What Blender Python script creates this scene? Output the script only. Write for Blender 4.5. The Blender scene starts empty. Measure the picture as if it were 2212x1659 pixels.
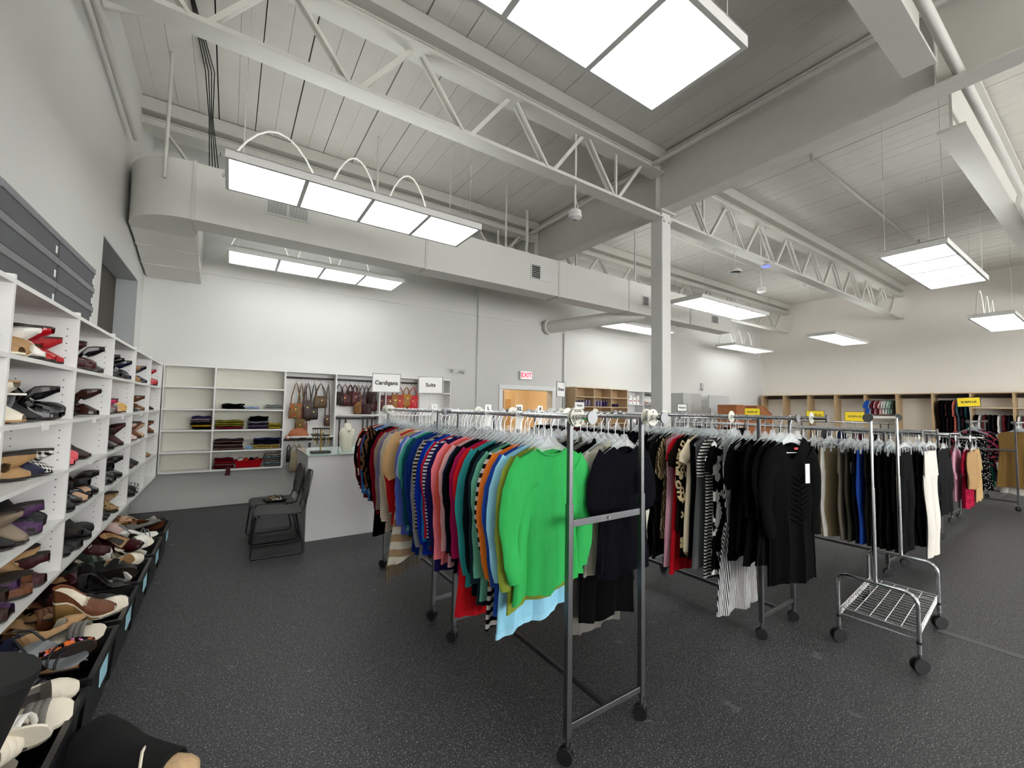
import bpy, math, random
from mathutils import Vector, Matrix
random.seed(11)
PI = math.pi
sc = bpy.context.scene
COL = sc.collection
V = Vector

# ------------------------------------------------------------------ materials
def lin(c):
    if isinstance(c, str):
        c = c.lstrip('#'); c = [int(c[i:i+2], 16)/255 for i in (0, 2, 4)]
    return tuple((x/12.92 if x <= .04045 else ((x+.055)/1.055)**2.4) for x in c) + (1,)

MATS = {}
class NT:
    def __init__(s, m):
        m.use_nodes = True; s.m = m; s.t = m.node_tree
        s.b = s.t.nodes.get('Principled BSDF')
        s.tc = None
    def n(s, typ, **kw):
        nd = s.t.nodes.new(typ)
        for k, v in kw.items(): setattr(nd, k, v)
        return nd
    def l(s, a, b): s.t.links.new(a, b)
    def obj(s):
        if s.tc is None: s.tc = s.n('ShaderNodeTexCoord').outputs['Object']
        return s.tc
    def math(s, op, a, b=None):
        nd = s.n('ShaderNodeMath', operation=op)
        for i, x in enumerate((a, b)):
            if x is None: continue
            if isinstance(x, (int, float)): nd.inputs[i].default_value = x
            else: s.l(x, nd.inputs[i])
        return nd.outputs[0]
    def sep(s): 
        nd = s.n('ShaderNodeSeparateXYZ'); s.l(s.obj(), nd.inputs[0]); return nd.outputs
    def mix(s, f, a, b):
        nd = s.n('ShaderNodeMix', data_type='RGBA')
        for i, x in ((0, f), (6, a), (7, b)):
            if isinstance(x, (int, float, tuple)): nd.inputs[i].default_value = x
            else: s.l(x, nd.inputs[i])
        return nd.outputs[2]
    def noise(s, scale, detail=2, vec=None, stretch=None):
        nd = s.n('ShaderNodeTexNoise'); nd.inputs['Scale'].default_value = scale; nd.inputs['Detail'].default_value = detail
        v = vec or s.obj()
        if stretch:
            mp = s.n('ShaderNodeMapping'); mp.inputs['Scale'].default_value = stretch; s.l(v, mp.inputs[0]); v = mp.outputs[0]
        s.l(v, nd.inputs['Vector']); return nd.outputs['Fac']
    def voro(s, scale, feature='F1'):
        nd = s.n('ShaderNodeTexVoronoi', feature=feature); nd.inputs['Scale'].default_value = scale
        s.l(s.obj(), nd.inputs['Vector']); return nd
    def bump(s, h, strength=.3, dist=.002):
        nd = s.n('ShaderNodeBump'); nd.inputs['Strength'].default_value = strength; nd.inputs['Distance'].default_value = dist
        s.l(h, nd.inputs['Height']); s.l(nd.outputs[0], s.b.inputs['Normal'])

def M(key, col, rough=.55, metal=0, var=0, vscale=30, bump=0, bscale=200, spec=.5):
    if key in MATS: return MATS[key]
    m = bpy.data.materials.new(key); t = NT(m); b = t.b
    c = lin(col)
    b.inputs['Base Color'].default_value = c; b.inputs['Roughness'].default_value = rough
    b.inputs['Metallic'].default_value = metal; b.inputs['Specular IOR Level'].default_value = spec
    if var:
        f = t.noise(vscale, 3)
        d = tuple(x*(1-var) for x in c[:3]) + (1,); e = tuple(min(1, x*(1+var)) for x in c[:3]) + (1,)
        t.l(t.mix(f, d, e), b.inputs['Base Color'])
    if bump: t.bump(t.noise(bscale, 2), bump)
    MATS[key] = m; return m

def FAB(col, pat=None, col2=None, s=1.0, col3=None, rough=.9):
    key = f'fabric {col} {pat} {col2} {s}'
    if key in MATS: return MATS[key]
    m = bpy.data.materials.new(key); t = NT(m); b = t.b
    b.inputs['Roughness'].default_value = rough; b.inputs['Specular IOR Level'].default_value = .08
    c = lin(col); c2 = lin(col2) if col2 else None
    if max(c[:3]) < .03: c = tuple(x*.3 for x in c[:3]) + (1,)
    base = t.mix(t.noise(60, 3, stretch=(1, 1, .25)), tuple(x*.86 for x in c[:3])+(1,), tuple(min(1, x*1.1) for x in c[:3])+(1,))
    if pat == 'hs':
        o = t.sep(); f = t.math('LESS_THAN', t.math('FRACT', t.math('MULTIPLY', o[2], s)), .5); base = t.mix(f, base, c2)
    elif pat == 'vs':
        o = t.sep(); f = t.math('LESS_THAN', t.math('FRACT', t.math('MULTIPLY', o[0], s)), .5); base = t.mix(f, base, c2)
    elif pat == 'check':
        o = t.sep()
        f = t.math('LESS_THAN', t.math('FRACT', t.math('MULTIPLY', t.math('ADD', o[0], o[1]), s)), .5)
        g = t.math('LESS_THAN', t.math('FRACT', t.math('MULTIPLY', t.math('ADD', o[2], t.math('MULTIPLY', o[1], .5)), s)), .5)
        base = t.mix(t.math('MULTIPLY', t.math('ADD', f, g), .5), base, c2)
    elif pat == 'blotch':
        f = t.math('GREATER_THAN', t.noise(s, 3), .53); base = t.mix(f, base, c2)
        if col3: base = t.mix(t.math('GREATER_THAN', t.noise(s*1.7, 2), .62), base, lin(col3))
    elif pat == 'spots':
        v = t.voro(s); base = t.mix(t.math('LESS_THAN', v.outputs['Distance'], .3), base, c2)
        if col3: base = t.mix(t.math('LESS_THAN', v.outputs['Distance'], .15), base, lin(col3))
    elif pat == 'rings':
        v = t.voro(s); d = v.outputs['Distance']
        f = t.math('MULTIPLY', t.math('GREATER_THAN', d, .22), t.math('LESS_THAN', d, .48)); base = t.mix(f, base, c2)
    elif pat == 'waves':
        w = t.n('ShaderNodeTexWave'); w.inputs['Scale'].default_value = s; w.inputs['Distortion'].default_value = 9; w.inputs['Detail'].default_value = 2
        t.l(t.obj(), w.inputs['Vector']); base = t.mix(t.math('GREATER_THAN', w.outputs['Fac'], .62), base, c2)
    t.l(base, b.inputs['Base Color'])
    if pat == 'boucle': t.bump(t.noise(90, 3), .9, .006)
    else: t.bump(t.noise(350, 2), .35, .0015)
    MATS[key] = m; return m

WHITE = M('white laminate', '#e9e8e6', .45, var=.02, vscale=8)
WALLM = M('white painted wall', '#d2d2cf', .8, var=.02, vscale=2, bump=.15, bscale=60)
STEEL = M('white painted steel', '#c9c8c1', .6, var=.05, vscale=5)
DUCTM = M('white painted duct', '#d2d1cb', .5, var=.03, vscale=3)
CEIL = M('grey white ceiling planks', '#d3d0c9', .9, var=.05, vscale=6, bump=.5, bscale=40)
DARKGAP = M('dark gap', '#141312', .9)
CHROME = M('polished chrome', '#d4d6d8', .14, 1)
STEELBAR = M('brushed steel', '#77787a', .38, 1, var=.05)
HOOKM = M('hook wire', '#b9bbbd', .25, 1)
BLACKM = M('black paint', '#161617', .4)
RUBBER = M('black rubber', '#17171a', .5)
PLASTIC = M('black plastic tote', '#111214', .35)
WOOD = M('light maple wood', '#b79c76', .5, var=.12, vscale=14)
WOODF = M('maple edge', '#cbb392', .5, var=.1, vscale=14)
BROWNW = M('brown wood', '#9c6038', .45, var=.15, vscale=10)
PAPER = M('white paper', '#efefec', .6)
INK = M('black ink', '#1a1a1a', .6)
YELLOW = M('yellow card', '#f2d50c', .5)
BLUEP = M('light blue paper', '#a9dcec', .6)
SILVER = M('silver frame', '#a9aaac', .3, .8)
DISC = M('off white plastic disc', '#e4e3d6', .4)
GREYC = M('grey laminate', '#b9b9b8', .5)
def clear_mat():
    m = bpy.data.materials.new('clear plastic'); t = NT(m); b = t.b
    b.inputs['Base Color'].default_value = (.85, .87, .88, 1); b.inputs['Roughness'].default_value = .12
    b.inputs['Specular IOR Level'].default_value = .9
    tr = t.n('ShaderNodeBsdfTransparent'); tr.inputs[0].default_value = (.93, .95, .96, 1)
    lw = t.n('ShaderNodeLayerWeight'); lw.inputs['Blend'].default_value = .35
    mx = t.n('ShaderNodeMixShader'); f = t.math('ADD', t.math('MULTIPLY', lw.outputs['Facing'], .6), .10)
    t.l(f, mx.inputs[0]); t.l(tr.outputs[0], mx.inputs[1]); t.l(b.outputs[0], mx.inputs[2])
    out = [n for n in t.t.nodes if n.type == 'OUTPUT_MATERIAL'][0]; t.l(mx.outputs[0], out.inputs[0])
    return m
CLEAR = clear_mat()
def emit(key, col, st):
    m = bpy.data.materials.new(key); t = NT(m)
    t.b.inputs['Base Color'].default_value = lin(col); t.b.inputs['Emission Color'].default_value = lin(col); t.b.inputs['Emission Strength'].default_value = st
    return m
PANEL = emit('lit panel', '#fbfffd', 4.6); UPFILL = emit('added upward glow', '#fbfffd', 2.9)  # second glow is added on top of the fixtures to brighten the ceiling
EXITR = emit('lit red letters', '#e8203c', 1.2)
EXITW = emit('lit sign face', '#f3dfe2', .5)
GLOWB = emit('blue ring light', '#5a66ff', 2)
def floor_mat():
    m = bpy.data.materials.new('speckled rubber floor'); t = NT(m); b = t.b
    b.inputs['Roughness'].default_value = .5; b.inputs['Specular IOR Level'].default_value = .35
    base = t.mix(t.noise(1.3, 4), lin('#313234'), lin('#3d3e40'))
    base = t.mix(t.math('GREATER_THAN', t.noise(120, 2), .56), base, lin('#4c4d4f'))
    base = t.mix(t.math('GREATER_THAN', t.noise(150, 2), .64), base, lin('#b4b4b2'))
    base = t.mix(t.math('LESS_THAN', t.noise(90, 2), .40), base, lin('#252628'))
    w = t.math('GREATER_THAN', t.noise(5, 6), .70); base = t.mix(t.math('MULTIPLY', w, .35), base, lin('#77797b'))
    t.l(base, b.inputs['Base Color']); t.bump(t.noise(170, 2), .3, .002)
    return m
FLOOR = floor_mat()

# ------------------------------------------------------------------ mesh helper
class MB:
    def __init__(s): s.v = []; s.f = []; s.mi = []; s.cur = 0
    def add(s, vs, fs):
        o = len(s.v); s.v += [tuple(p) for p in vs]
        for f in fs: s.f.append(tuple(i+o for i in f)); s.mi.append(s.cur)
        return s
    def box(s, x0, x1, y0, y1, z0, z1):
        if x1 < x0: x0, x1 = x1, x0
        if y1 < y0: y0, y1 = y1, y0
        if z1 < z0: z0, z1 = z1, z0
        return s.add([(x0,y0,z0),(x1,y0,z0),(x1,y1,z0),(x0,y1,z0),(x0,y0,z1),(x1,y0,z1),(x1,y1,z1),(x0,y1,z1)],
              [(0,3,2,1),(4,5,6,7),(0,1,5,4),(1,2,6,5),(2,3,7,6),(3,0,4,7)])
    def rings(s, R, close=True, c0=True, c1=True):
        n = len(R[0]); vs = [p for r in R for p in r]; fs = []
        for i in range(len(R)-1):
            for j in range(n if close else n-1):
                k = (j+1) % n; fs.append((i*n+j, i*n+k, (i+1)*n+k, (i+1)*n+j))
        if c0: fs.append(tuple(range(n-1, -1, -1)))
        if c1: fs.append(tuple((len(R)-1)*n+j for j in range(n)))
        return s.add(vs, fs)
    def tube(s, pts, r, n=8, cap=True, flat=1.0, up=None):
        P = [V(p) for p in pts]; R = []
        ref = V(up) if up else None; a = None
        for i, p in enumerate(P):
            t = (P[min(i+1, len(P)-1)] - P[max(i-1, 0)]).normalized()
            if a is None:
                q = ref or (V((0,0,1)) if abs(t.z) < .9 else V((1,0,0)))
                a = (q - t*q.dot(t)).normalized()
            else:
                a = (a - t*a.dot(t)); a = a.normalized() if a.length > 1e-6 else V((1,0,0))
            b = t.cross(a); rr = r[i] if isinstance(r, (list, tuple)) else r
            R.append([p + a*(rr*math.cos(2*PI*j/n)) + b*(rr*flat*math.sin(2*PI*j/n)) for j in range(n)])
        return s.rings(R, True, cap, cap)
    def bar(s, p, q, w, h, up=(0,0,1)):
        p, q = V(p), V(q); t = (q-p).normalized(); u = V(up)
        if abs(t.dot(u)) > .95: u = V((1,0,0))
        b = (u - t*u.dot(t)).normalized(); a = t.cross(b)
        R = [[c + a*x*w/2 + b*y*h/2 for x, y in ((-1,-1),(1,-1),(1,1),(-1,1))] for c in (p, q)]
        return s.rings(R)
    def cyl(s, p, q, r, n=12): return s.tube([p, q], r, n)
    def lathe(s, prof, c=(0,0,0), n=16, sx=1, sy=1):
        R = [[(c[0]+r*sx*math.cos(2*PI*j/n), c[1]+r*sy*math.sin(2*PI*j/n), c[2]+z) for j in range(n)] for r, z in prof]
        return s.rings(R)
    def prism(s, poly, d0, d1, ax='y'):
        def pt(a, b, d): return {'y': (a, d, b), 'x': (d, a, b), 'z': (a, b, d)}[ax]
        return s.rings([[pt(a, b, d0) for a, b in poly], [pt(a, b, d1) for a, b in poly]])
    def build(s, name, mat=None, parent=None, smooth=False, bevel=0, loc=None, rot=None):
        me = bpy.data.meshes.new(name); me.from_pydata(s.v, [], s.f)
        ms = mat if isinstance(mat, (list, tuple)) else [mat]
        for m in ms:
            if m: me.materials.append(m)
        if len(ms) > 1:
            for p, i in zip(me.polygons, s.mi): p.material_index = i
        if smooth:
            for p in me.polygons: p.use_smooth = True
            me.set_sharp_from_angle(angle=.9)
        me.validate()
        o = bpy.data.objects.new(name, me); COL.objects.link(o)
        if parent: o.parent = parent
        if loc: o.location = loc
        if rot: o.rotation_euler = rot
        if bevel:
            b = o.modifiers.new('edge', 'BEVEL'); b.width = bevel; b.segments = 2; b.limit_method = 'ANGLE'
        return o
def box(name, mat, parent, x0, x1, y0, y1, z0, z1, bevel=0, **k):
    return MB().box(x0, x1, y0, y1, z0, z1).build(name, mat, parent, bevel=bevel, **k)

USED = {}
def tag(o, label, cat, group=None):
    if label in USED and USED[label] != group: print('DUPLABEL', label)
    if len(label.split()) > 16: print('LONG', label)
    USED[label] = group
    o['label'] = label; o['category'] = cat
    if group: o['group'] = group
    return o
def T(name, label, cat, loc=(0,0,0), rot=0, group=None):
    o = bpy.data.objects.new(name, None); o.empty_display_size = .05; COL.objects.link(o)
    o.location = loc; o.rotation_euler = rot if isinstance(rot, tuple) else (0, 0, rot)
    return tag(o, label, cat, group)
def S(o): o['kind'] = 'structure'; return o
def lab(o, t): o['label'] = t; return o
KIDS = {}
def copy_tree(o, loc, rot, label, cat=None, group=None, depth=0):
    c = o.copy(); COL.objects.link(c); c.location = loc; c.rotation_euler = rot if isinstance(rot, tuple) else (0, 0, rot)
    tag(c, label, cat or o['category'], group)
    for ch in [x for x in COL.objects if x.parent == o] if o.name not in KIDS else KIDS[o.name]:
        d = ch.copy(); COL.objects.link(d); d.parent = c
        for g in ch.children: e = g.copy(); COL.objects.link(e); e.parent = d
    return c
def proto(o): KIDS[o.name] = list(o.children); return o
ORD = 'first second third fourth fifth sixth seventh eighth ninth tenth eleventh twelfth thirteenth fourteenth fifteenth sixteenth seventeenth eighteenth nineteenth twentieth'.split()
ORD += ['twenty-'+w for w in ORD[:9]] + ['thirtieth'] + ['thirty-'+w for w in ORD[:9]] + ['fortieth'] + ['forty-'+w for w in ORD[:9]]

def text(s, size, mat, parent, loc, rot, align='CENTER', name='lettering', ext=.0006, bold=0, sx=1):
    cu = bpy.data.curves.new(name, 'FONT'); cu.body = s; cu.size = size; cu.align_x = align; cu.align_y = 'CENTER'; cu.extrude = ext; cu.offset = bold
    cu.materials.append(mat); o = bpy.data.objects.new(name, cu); COL.objects.link(o)
    o.parent = parent; o.location = loc; o.rotation_euler = rot; o.scale = (sx, 1, 1); return o

# ------------------------------------------------------------------ room shell
XL, XR, YB, YF, ZC = -1.12, 17.0, 8.03, -7.0, 5.56
S(box('floor', FLOOR, None, XL-.3, XR+.2, YF-.2, YB+.2, -.1, 0))
m = MB(); m.box(XL, XR+.2, YB, YB+.2, 0, 3.62); m.box(XL, XR+.2, YB+.1, YB+.3, 3.62, ZC)
# door opening is cut by building the lower wall in pieces
m = MB(); DX0, DX1, DZ = 5.12, 6.56, 2.02
m.box(XL, DX0, YB, YB+.2, 0, 3.62); m.box(DX1, XR+.2, YB, YB+.2, 0, 3.62); m.box(DX0, DX1, YB, YB+.2, DZ, 3.62)
m.box(XL-.3, XR+.2, YB+.07, YB+.27, 3.62, ZC+.3)
S(m.build('wall_back', WALLM))
m = MB(); ny0, ny1, nz0, nz1 = 5.70, 7.60, 2.15, 3.25
m.box(XL-.3, XL, YF, ny0, 0, ZC+.3); m.box(XL-.3, XL, ny1, YB+.2, 0, ZC+.3); m.box(XL-.3, XL, ny0, ny1, 0, nz0); m.box(XL-.3, XL, ny0, ny1, nz1, ZC+.3)
S(m.build('wall_left', WALLM))
wn = S(box('window_1', M('dark brown panel', '#443d36', .7), None, XL-.3, XL-.22, ny0, ny1, nz0, nz1))
wr = MB(); t = .02
wr.box(XL-.22, XL-.001, ny1-.012, ny1, nz0, nz1); wr.box(XL-.22, XL-.001, ny0, ny1, nz1-.012, nz1); wr.box(XL-.22, XL-.001, ny0, ny0+.012, nz0, nz1)
wr.build('window_frame', M('grey reveal', '#a9adae', .6), wn)
S(box('wall_right', M('cream wall', '#e2ddd6', .85, var=.02, vscale=3), None, XR, XR+.2, YF, YB+.2, 0, ZC+.3))
# unseen front wall; its long glazed strip is added to bring in fill daylight
m = MB(); SX0, SX1, SZ0, SZ1 = -.4, 16.2, .35, 3.9
m.box(XL-.3, SX0, YF-.2, YF, 0, ZC+.3).box(SX1, XR+.2, YF-.2, YF, 0, ZC+.3).box(SX0, SX1, YF-.2, YF, 0, SZ0).box(SX0, SX1, YF-.2, YF, SZ1, ZC+.3)
S(m.build('wall_front', WALLM))
wf = MB(); n_ = 8; sw = (SX1-SX0)/n_
for i in range(n_+1): wf.box(SX0+sw*i-.03, SX0+sw*i+.03, YF-.15, YF-.06, SZ0, SZ1)
wf.box(SX0, SX1, YF-.15, YF-.06, SZ0, SZ0+.06).box(SX0, SX1, YF-.15, YF-.06, SZ1-.06, SZ1)
wf = S(wf.build('window_added', M('added window frame', '#8a8c8e', .4, .6)))
GLASS = bpy.data.materials.new('added window glass'); t_ = NT(GLASS); tr = t_.n('ShaderNodeBsdfTransparent'); gl = t_.n('ShaderNodeBsdfGlossy'); gl.inputs['Roughness'].default_value = .02
mx = t_.n('ShaderNodeMixShader'); mx.inputs[0].default_value = .06; t_.l(tr.outputs[0], mx.inputs[1]); t_.l(gl.outputs[0], mx.inputs[2]); t_.l(mx.outputs[0], [q for q in t_.t.nodes if q.type == 'OUTPUT_MATERIAL'][0].inputs[0])
for i in range(n_): MB().box(SX0+sw*i+.03, SX0+sw*(i+1)-.03, YF-.11, YF-.10, SZ0+.06, SZ1-.06).build('added_pane', GLASS, wf)
# plank ceiling: boards run in y, uneven dark joints between them
m = MB(); x = XL-.3; rr = random.Random(4)
while x < XR+.2:
    w = .226 + rr.uniform(-.012, .012); g = rr.choice((.002, .003, .004, .005, .007, .010, .014)); dz = rr.uniform(0, .005)
    m.box(x, x+w-g, YF-.2, YB+.3, ZC+dz, ZC+.06); x += w
S(m.build('ceiling', CEIL))
S(box('ceiling_backing', DARKGAP, None, XL-.3, XR+.2, YF-.2, YB+.3, ZC+.07, ZC+.12))
S(box('baseboard_back', WALLM, None, XL, DX0-.1, YB-.012, YB, 0, .11))
S(box('baseboard_left', WALLM, None, XL, XL+.012, YF, YB-.02, 0, .11))
S(box('trim_1', M('grey floor strip', '#5c5d5f', .6), None, 4.43, 4.50, YF, .9, 0, .003))
# pilaster and seams of the back wall
S(box('trim_2', WALLM, None, 4.43, 4.62, YB-.05, YB, 0, 3.62)); S(box('trim_3', WALLM, None, 4.47, 4.70, YB+.03, YB+.07, 3.62, ZC))
S(box('trim_4', WALLM, None, XL, XR, YB-.015, YB+.07, 3.60, 3.635))

# door with hallway behind
d = S(MB().box(DX0-.1, DX0, YB-.03, YB+.0, 0, DZ).box(DX1, DX1+.1, YB-.03, YB, 0, DZ).box(DX0-.1, DX1+.1, YB-.03, YB, DZ, DZ+.1).build('door_1', M('door casing', '#e3e5e6', .5), bevel=.008))
BEI = M('beige hall wall', '#ead9ba', .8); TAN = M('tan door', '#dcc49c', .5)
m = MB(); m.box(4.3, 7.6, 10.3, 10.4, 0, 2.7).box(4.2, 4.3, YB+.2, 10.4, 0, 2.7).box(7.5, 7.6, YB+.2, 10.4, 0, 2.7).box(4.2, 7.6, YB+.2, 10.4, 2.7, 2.8).box(4.2, 7.6, YB+.2, 10.4, -.1, 0)
S(m.build('wall_hall', BEI))
hd = S(MB().box(6.1, 6.95, 10.24, 10.28, 0, 2.03).build('door_2', TAN, bevel=.01)); MB().box(6.22, 6.83, 10.225, 10.24, 1.1, 1.85).build('panel', M('tan panel', '#bf9d6c', .5), hd, bevel=.01)
hd = S(MB().box(7.0, 8.0, 10.2, 10.24, 0, 0.01).build('trim_5', TAN))
hd = S(MB().box(5.72, 5.98, 10.2, 10.26, 0, 2.0).build('door_3', M('pale door', '#e8e4da', .5)))
hd = S(MB().box(5.3, 5.34, YB+.22, YB+.9, 0, 2.0).build('door_4', TAN)); MB().box(5.342, 5.35, YB+.32, YB+.8, .9, 1.75).build('pane', M('frosted pane', '#e6e2d8', .2), hd)
p = T('hall_lamp', 'ceiling lamp glowing in the beige hallway beyond the doorway', 'lamp', (6.0, 9.2, 2.66))
MB().lathe([(.01, -.06), (.13, -.05), (.16, 0), (.01, .03)]).build('shade', emit('warm glow', '#ffecd2', 70), p, smooth=True)

# ------------------------------------------------------------------ structure above
def joist(y, x0, x1, label, first, step=1.175, name='roof_joist'):
    o = T(name, label, 'roof joist', (x0, y, 4.52)); L = x1-x0
    MB().box(0, L, -.095, .095, 0, .014).box(0, L, -.03, .03, .014, .09).build('bottom_chord', STEEL, o)
    MB().box(0, L, -.115, .115, .68, .694).box(0, L, -.03, .03, .694, .80).box(0, L, -.05, .05, .80, .815).build('top_chord', STEEL, o)
    box('ledger', STEEL, o, 0, L, -.13, .13, .86, 1.03)
    x = first-x0-step
    while x < L:
        for s in (-1, 1):
            if 0.02 < x < L-step*.5-.02: MB().bar((x+.05, s*.03, .69), (x+step*.5-.03, s*.03, .03), .03, .028, (0,1,0)).build('web_brace', STEEL, o)
        if x+step*.5 > .02 and x+step < L: MB().bar((x+step*.5+.03, 0, .03), (x+step-.05, 0, .69), .045, .05, (0,1,0)).build('web_brace', STEEL, o)
        x += step
    MB().bar((L-.95 if first < 3 else .95, 0, .05), (L-.95 if first < 3 else .95, 0, .69), .03, .03).build('web_post', STEEL, o)
    return o
GX = 5.45
joist(4.0, XL, GX-.12, 'white steel joist crossing above the cardigan rack to the column', .25)
joist(4.0, GX+.12, XR, 'white steel joist running from the column to the cream wall', 6.07, 1.167)
joist(7.15, XL, GX-.12, 'white steel joist above the duct beside the back wall', .25)
joist(7.15, GX+.12, XR, 'white steel joist beyond the girder above the duct end', 6.07, 1.167)
def ibeam(name, label, x0, x1, y, z0, wd, hgt, mat):
    o = T(name, label, 'beam', (x0, y, z0)); L = x1-x0
    box('bottom_flange', mat, o, 0, L, -wd/2, wd/2, 0, .03); box('top_flange', mat, o, 0, L, -wd/2, wd/2, hgt-.03, hgt); box('web', mat, o, 0, L, -.012, .012, .03, hgt-.03)
    return o
ibeam('roof_beam', 'wide white steel beam over the cart stopping at the girder', 1.2, 4.9, .97, 4.62, .22, .9, STEEL)
ibeam('roof_beam', 'wide white steel beam continuing past the girder to the cream wall', 6.2, XR, 1.0, 4.62, .22, .9, STEEL)
o = T('roof_girder', 'deep white steel girder resting on the square column', 'beam', (GX, YF, 4.66))
L = YB+.07-YF
box('bottom_flange', STEEL, o, -.12, .12, 0, L, 0, .025); box('top_flange', STEEL, o, -.12, .12, 0, L, .84, .865); box('web', STEEL, o, -.01, .01, 0, L, .025, .84)
for y in (.95, 4.06, 7.2): box('stiffener', STEEL, o, -.11, .11, y-YF-.006, y-YF+.006, .025, .84)
o = T('support_column', 'square white steel column standing between the clothes racks', 'column', (5.46, 4.06, 0))
box('shaft', WALLM, o, -.105, .105, -.105, .105, 0.012, 4.63, bevel=.012); box('cap_plate', STEEL, o, -.17, .17, -.15, .15, 4.63, 4.655); box('base_plate', STEEL, o, -.15, .15, -.15, .15, 0, .012)
for sx in (-1, 1): MB().cyl((sx*.06, -.105, 4.5), (sx*.06, -.125, 4.5), .022, 8).build('bolt', STEEL, o)

# ductwork ------------------------------------------------------------
o = T('air_duct', 'long white rectangular air duct curving down beside the shoe shelves', 'duct', (0, 0, 0))
Y0, ZB, ZT, DEP = 6.0, 3.70, 4.38, .36
segs = [-.45, 2.4, 5.05, 7.0, 9.2, 11.05]
for a, b in zip(segs, segs[1:]): box('duct_section', DUCTM, o, a+.003, b-.003, Y0, Y0+DEP, ZB, ZT, bevel=.004)
for a in segs[1:-1]: box('joint_flange', STEEL, o, a-.02, a+.02, Y0-.012, Y0+DEP+.012, ZB-.012, ZT+.012)
box('joint_flange', STEEL, o, -.47, -.44, Y0-.012, Y0+DEP+.012, ZB-.012, ZT+.012)
m = MB(); R = .62; arc = [(-.47 - R*math.sin(a*PI/2/10), Y0 + R - R*math.cos(a*PI/2/10)) for a in range(11)]
poly = arc + [(-1.09, 6.75), (-.47, 6.75)]
m.prism(poly, ZB, ZT, 'z'); m.build('duct_elbow', DUCTM, o, smooth=True)
m = MB(); zz = [(6.70, 3.70), (7.1, 3.62), (7.55, 3.50), (8.02, 3.42)]
R_ = []
for y, z in zz: R_.append([(-1.09, y, z), (-.45, y, z), (-.45, y, z+.72), (-1.09, y, z+.72)])
m.rings(R_); m.build('duct_drop', DUCTM, o)
for y, z in zz[1:3]: box('joint_flange', STEEL, o, -1.10, -.44, y-.008, y+.008, z-.008, z+.02)
# vents
def vent(x0, x1, z0, z1, label, kind):
    v = T('air_vent', label, 'vent', ((x0+x1)/2, Y0-.001, (z0+z1)/2)); w, h = (x1-x0)/2, (z1-z0)/2
    m = MB(); f = .02
    m.box(-w, w, -.012, 0, h-f, h).box(-w, w, -.012, 0, -h, -h+f).box(-w, -w+f, -.012, 0, -h+f, h-f).box(w-f, w, -.012, 0, -h+f, h-f)
    if kind != 'small': m.box(-.012, .012, -.012, 0, -h+f, h-f)
    m.build('frame', WALLM, v)
    box('backing', DARKGAP, v, -w+f, w-f, -.003, -.001, -h+f, h-f)
    n = 18 if kind == 'wide' else 7
    m = MB()
    if kind == 'wide':
        for i in range(n*2):
            x = -w+f+(i+.5)*(2*w-2*f)/(n*2); m.box(x-.004, x+.004, -.010, -.004, -h+f, h-f)
    else:
        for i in range(n):
            z = -h+f+(i+.5)*(2*h-2*f)/n; m.box(-w+f, w-f, -.009, -.005, z-.004, z+.004)
        if kind == 'half': m.box(0.01, w-f, -.010, -.004, -h+f, h-f)
    m.build('louvre', WALLM, v)
vent(.26, .76, 3.97, 4.22, 'wide slotted vent in the duct below the hanging light', 'wide')
vent(4.38, 4.82, 3.92, 4.20, 'vent with one shut half in the middle of the duct', 'half')
vent(7.42, 7.86, 3.88, 4.12, 'half shut duct vent just before the column', 'half')
vent(10.1, 10.42, 3.84, 4.06, 'small vent near the open end of the duct', 'small')
# round branch pipe
m = T('branch_duct', 'round white duct pipe running from the long duct into the back wall', 'duct', (0, 0, 0))
MB().tube([(7.7, 6.2, 3.78), (7.3, 6.5, 3.70), (6.75, 7.3, 3.62), (6.45, 7.85, 3.58), (6.39, 7.99, 3.58)], .15, 16).build('pipe', DUCTM, m, smooth=True)
MB().tube([(6.40, 7.93, 3.58), (6.39, 8.01, 3.58)], .18, 16).build('collar', DUCTM, m, smooth=True)
# threaded hangers
for i, (x, w) in enumerate(((-.72, 'at the curved end'), (1.65, 'behind the hanging light'), (3.9, 'above the half shut vent'), (7.3, 'before the column'))):
    tag(MB().cyl((x, Y0-.02 if i == 0 else Y0+.1, ZT if i else ZB+.4), (x, Y0-.02 if i == 0 else Y0+.1, ZC), .018, 8).build('duct_hanger_rod', STEEL, smooth=True), f'thin white rod holding up the duct {w}', 'rod')
def pipe(pts, r, label, name='pipe', mat=STEEL, cat='pipe'):
    return tag(MB().tube(pts, r, 10).build(name, mat, smooth=True), label, cat)
pipe([(5.15, YB, 5.3), (5.15, 1.0, 5.32), (5.15, -4, 5.32)], .035, 'white sprinkler pipe running alongside the girder', 'sprinkler_pipe')
pipe([(6.9, 2.55, 5.42), (6.95, 2.55, 5.32), (12.3, 2.55, 5.30), (12.35, 2.55, 5.42)], .022, 'thin branch sprinkler pipe on the planks beyond the girder', 'sprinkler_pipe')
pipe([(7.4, 5.4, 5.42), (7.4, 5.4, 5.3), (14, 5.4, 5.3), (14, 5.4, 5.42)], .022, 'thin branch sprinkler pipe between the two far joists', 'sprinkler_pipe')
pipe([(1.5, .80, 4.72), (7.7, .80, 4.72), (9.0, .80, 4.70), (9.15, .84, 4.62), (9.6, .84, 4.62), (XR, .82, 4.66)], .04, 'white conduit following the wide roof beam', 'conduit', cat='conduit')
pipe([(XL+.09, -3, 4.75), (XL+.09, 4.4, 4.75), (XL+.09, 6.3, 4.6)], .03, 'white pipe running along the top of the shoe shelf wall', 'wall_pipe')
pipe([(XL+.35, -3, 5.2), (XL+.35, 4.9, 5.2), (XL+.30, 5.0, 5.2), (XL+.02, 5.05, 5.15)], .035, 'white pipe turning into the wall high above the shoe shelves', 'wall_pipe')
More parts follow.
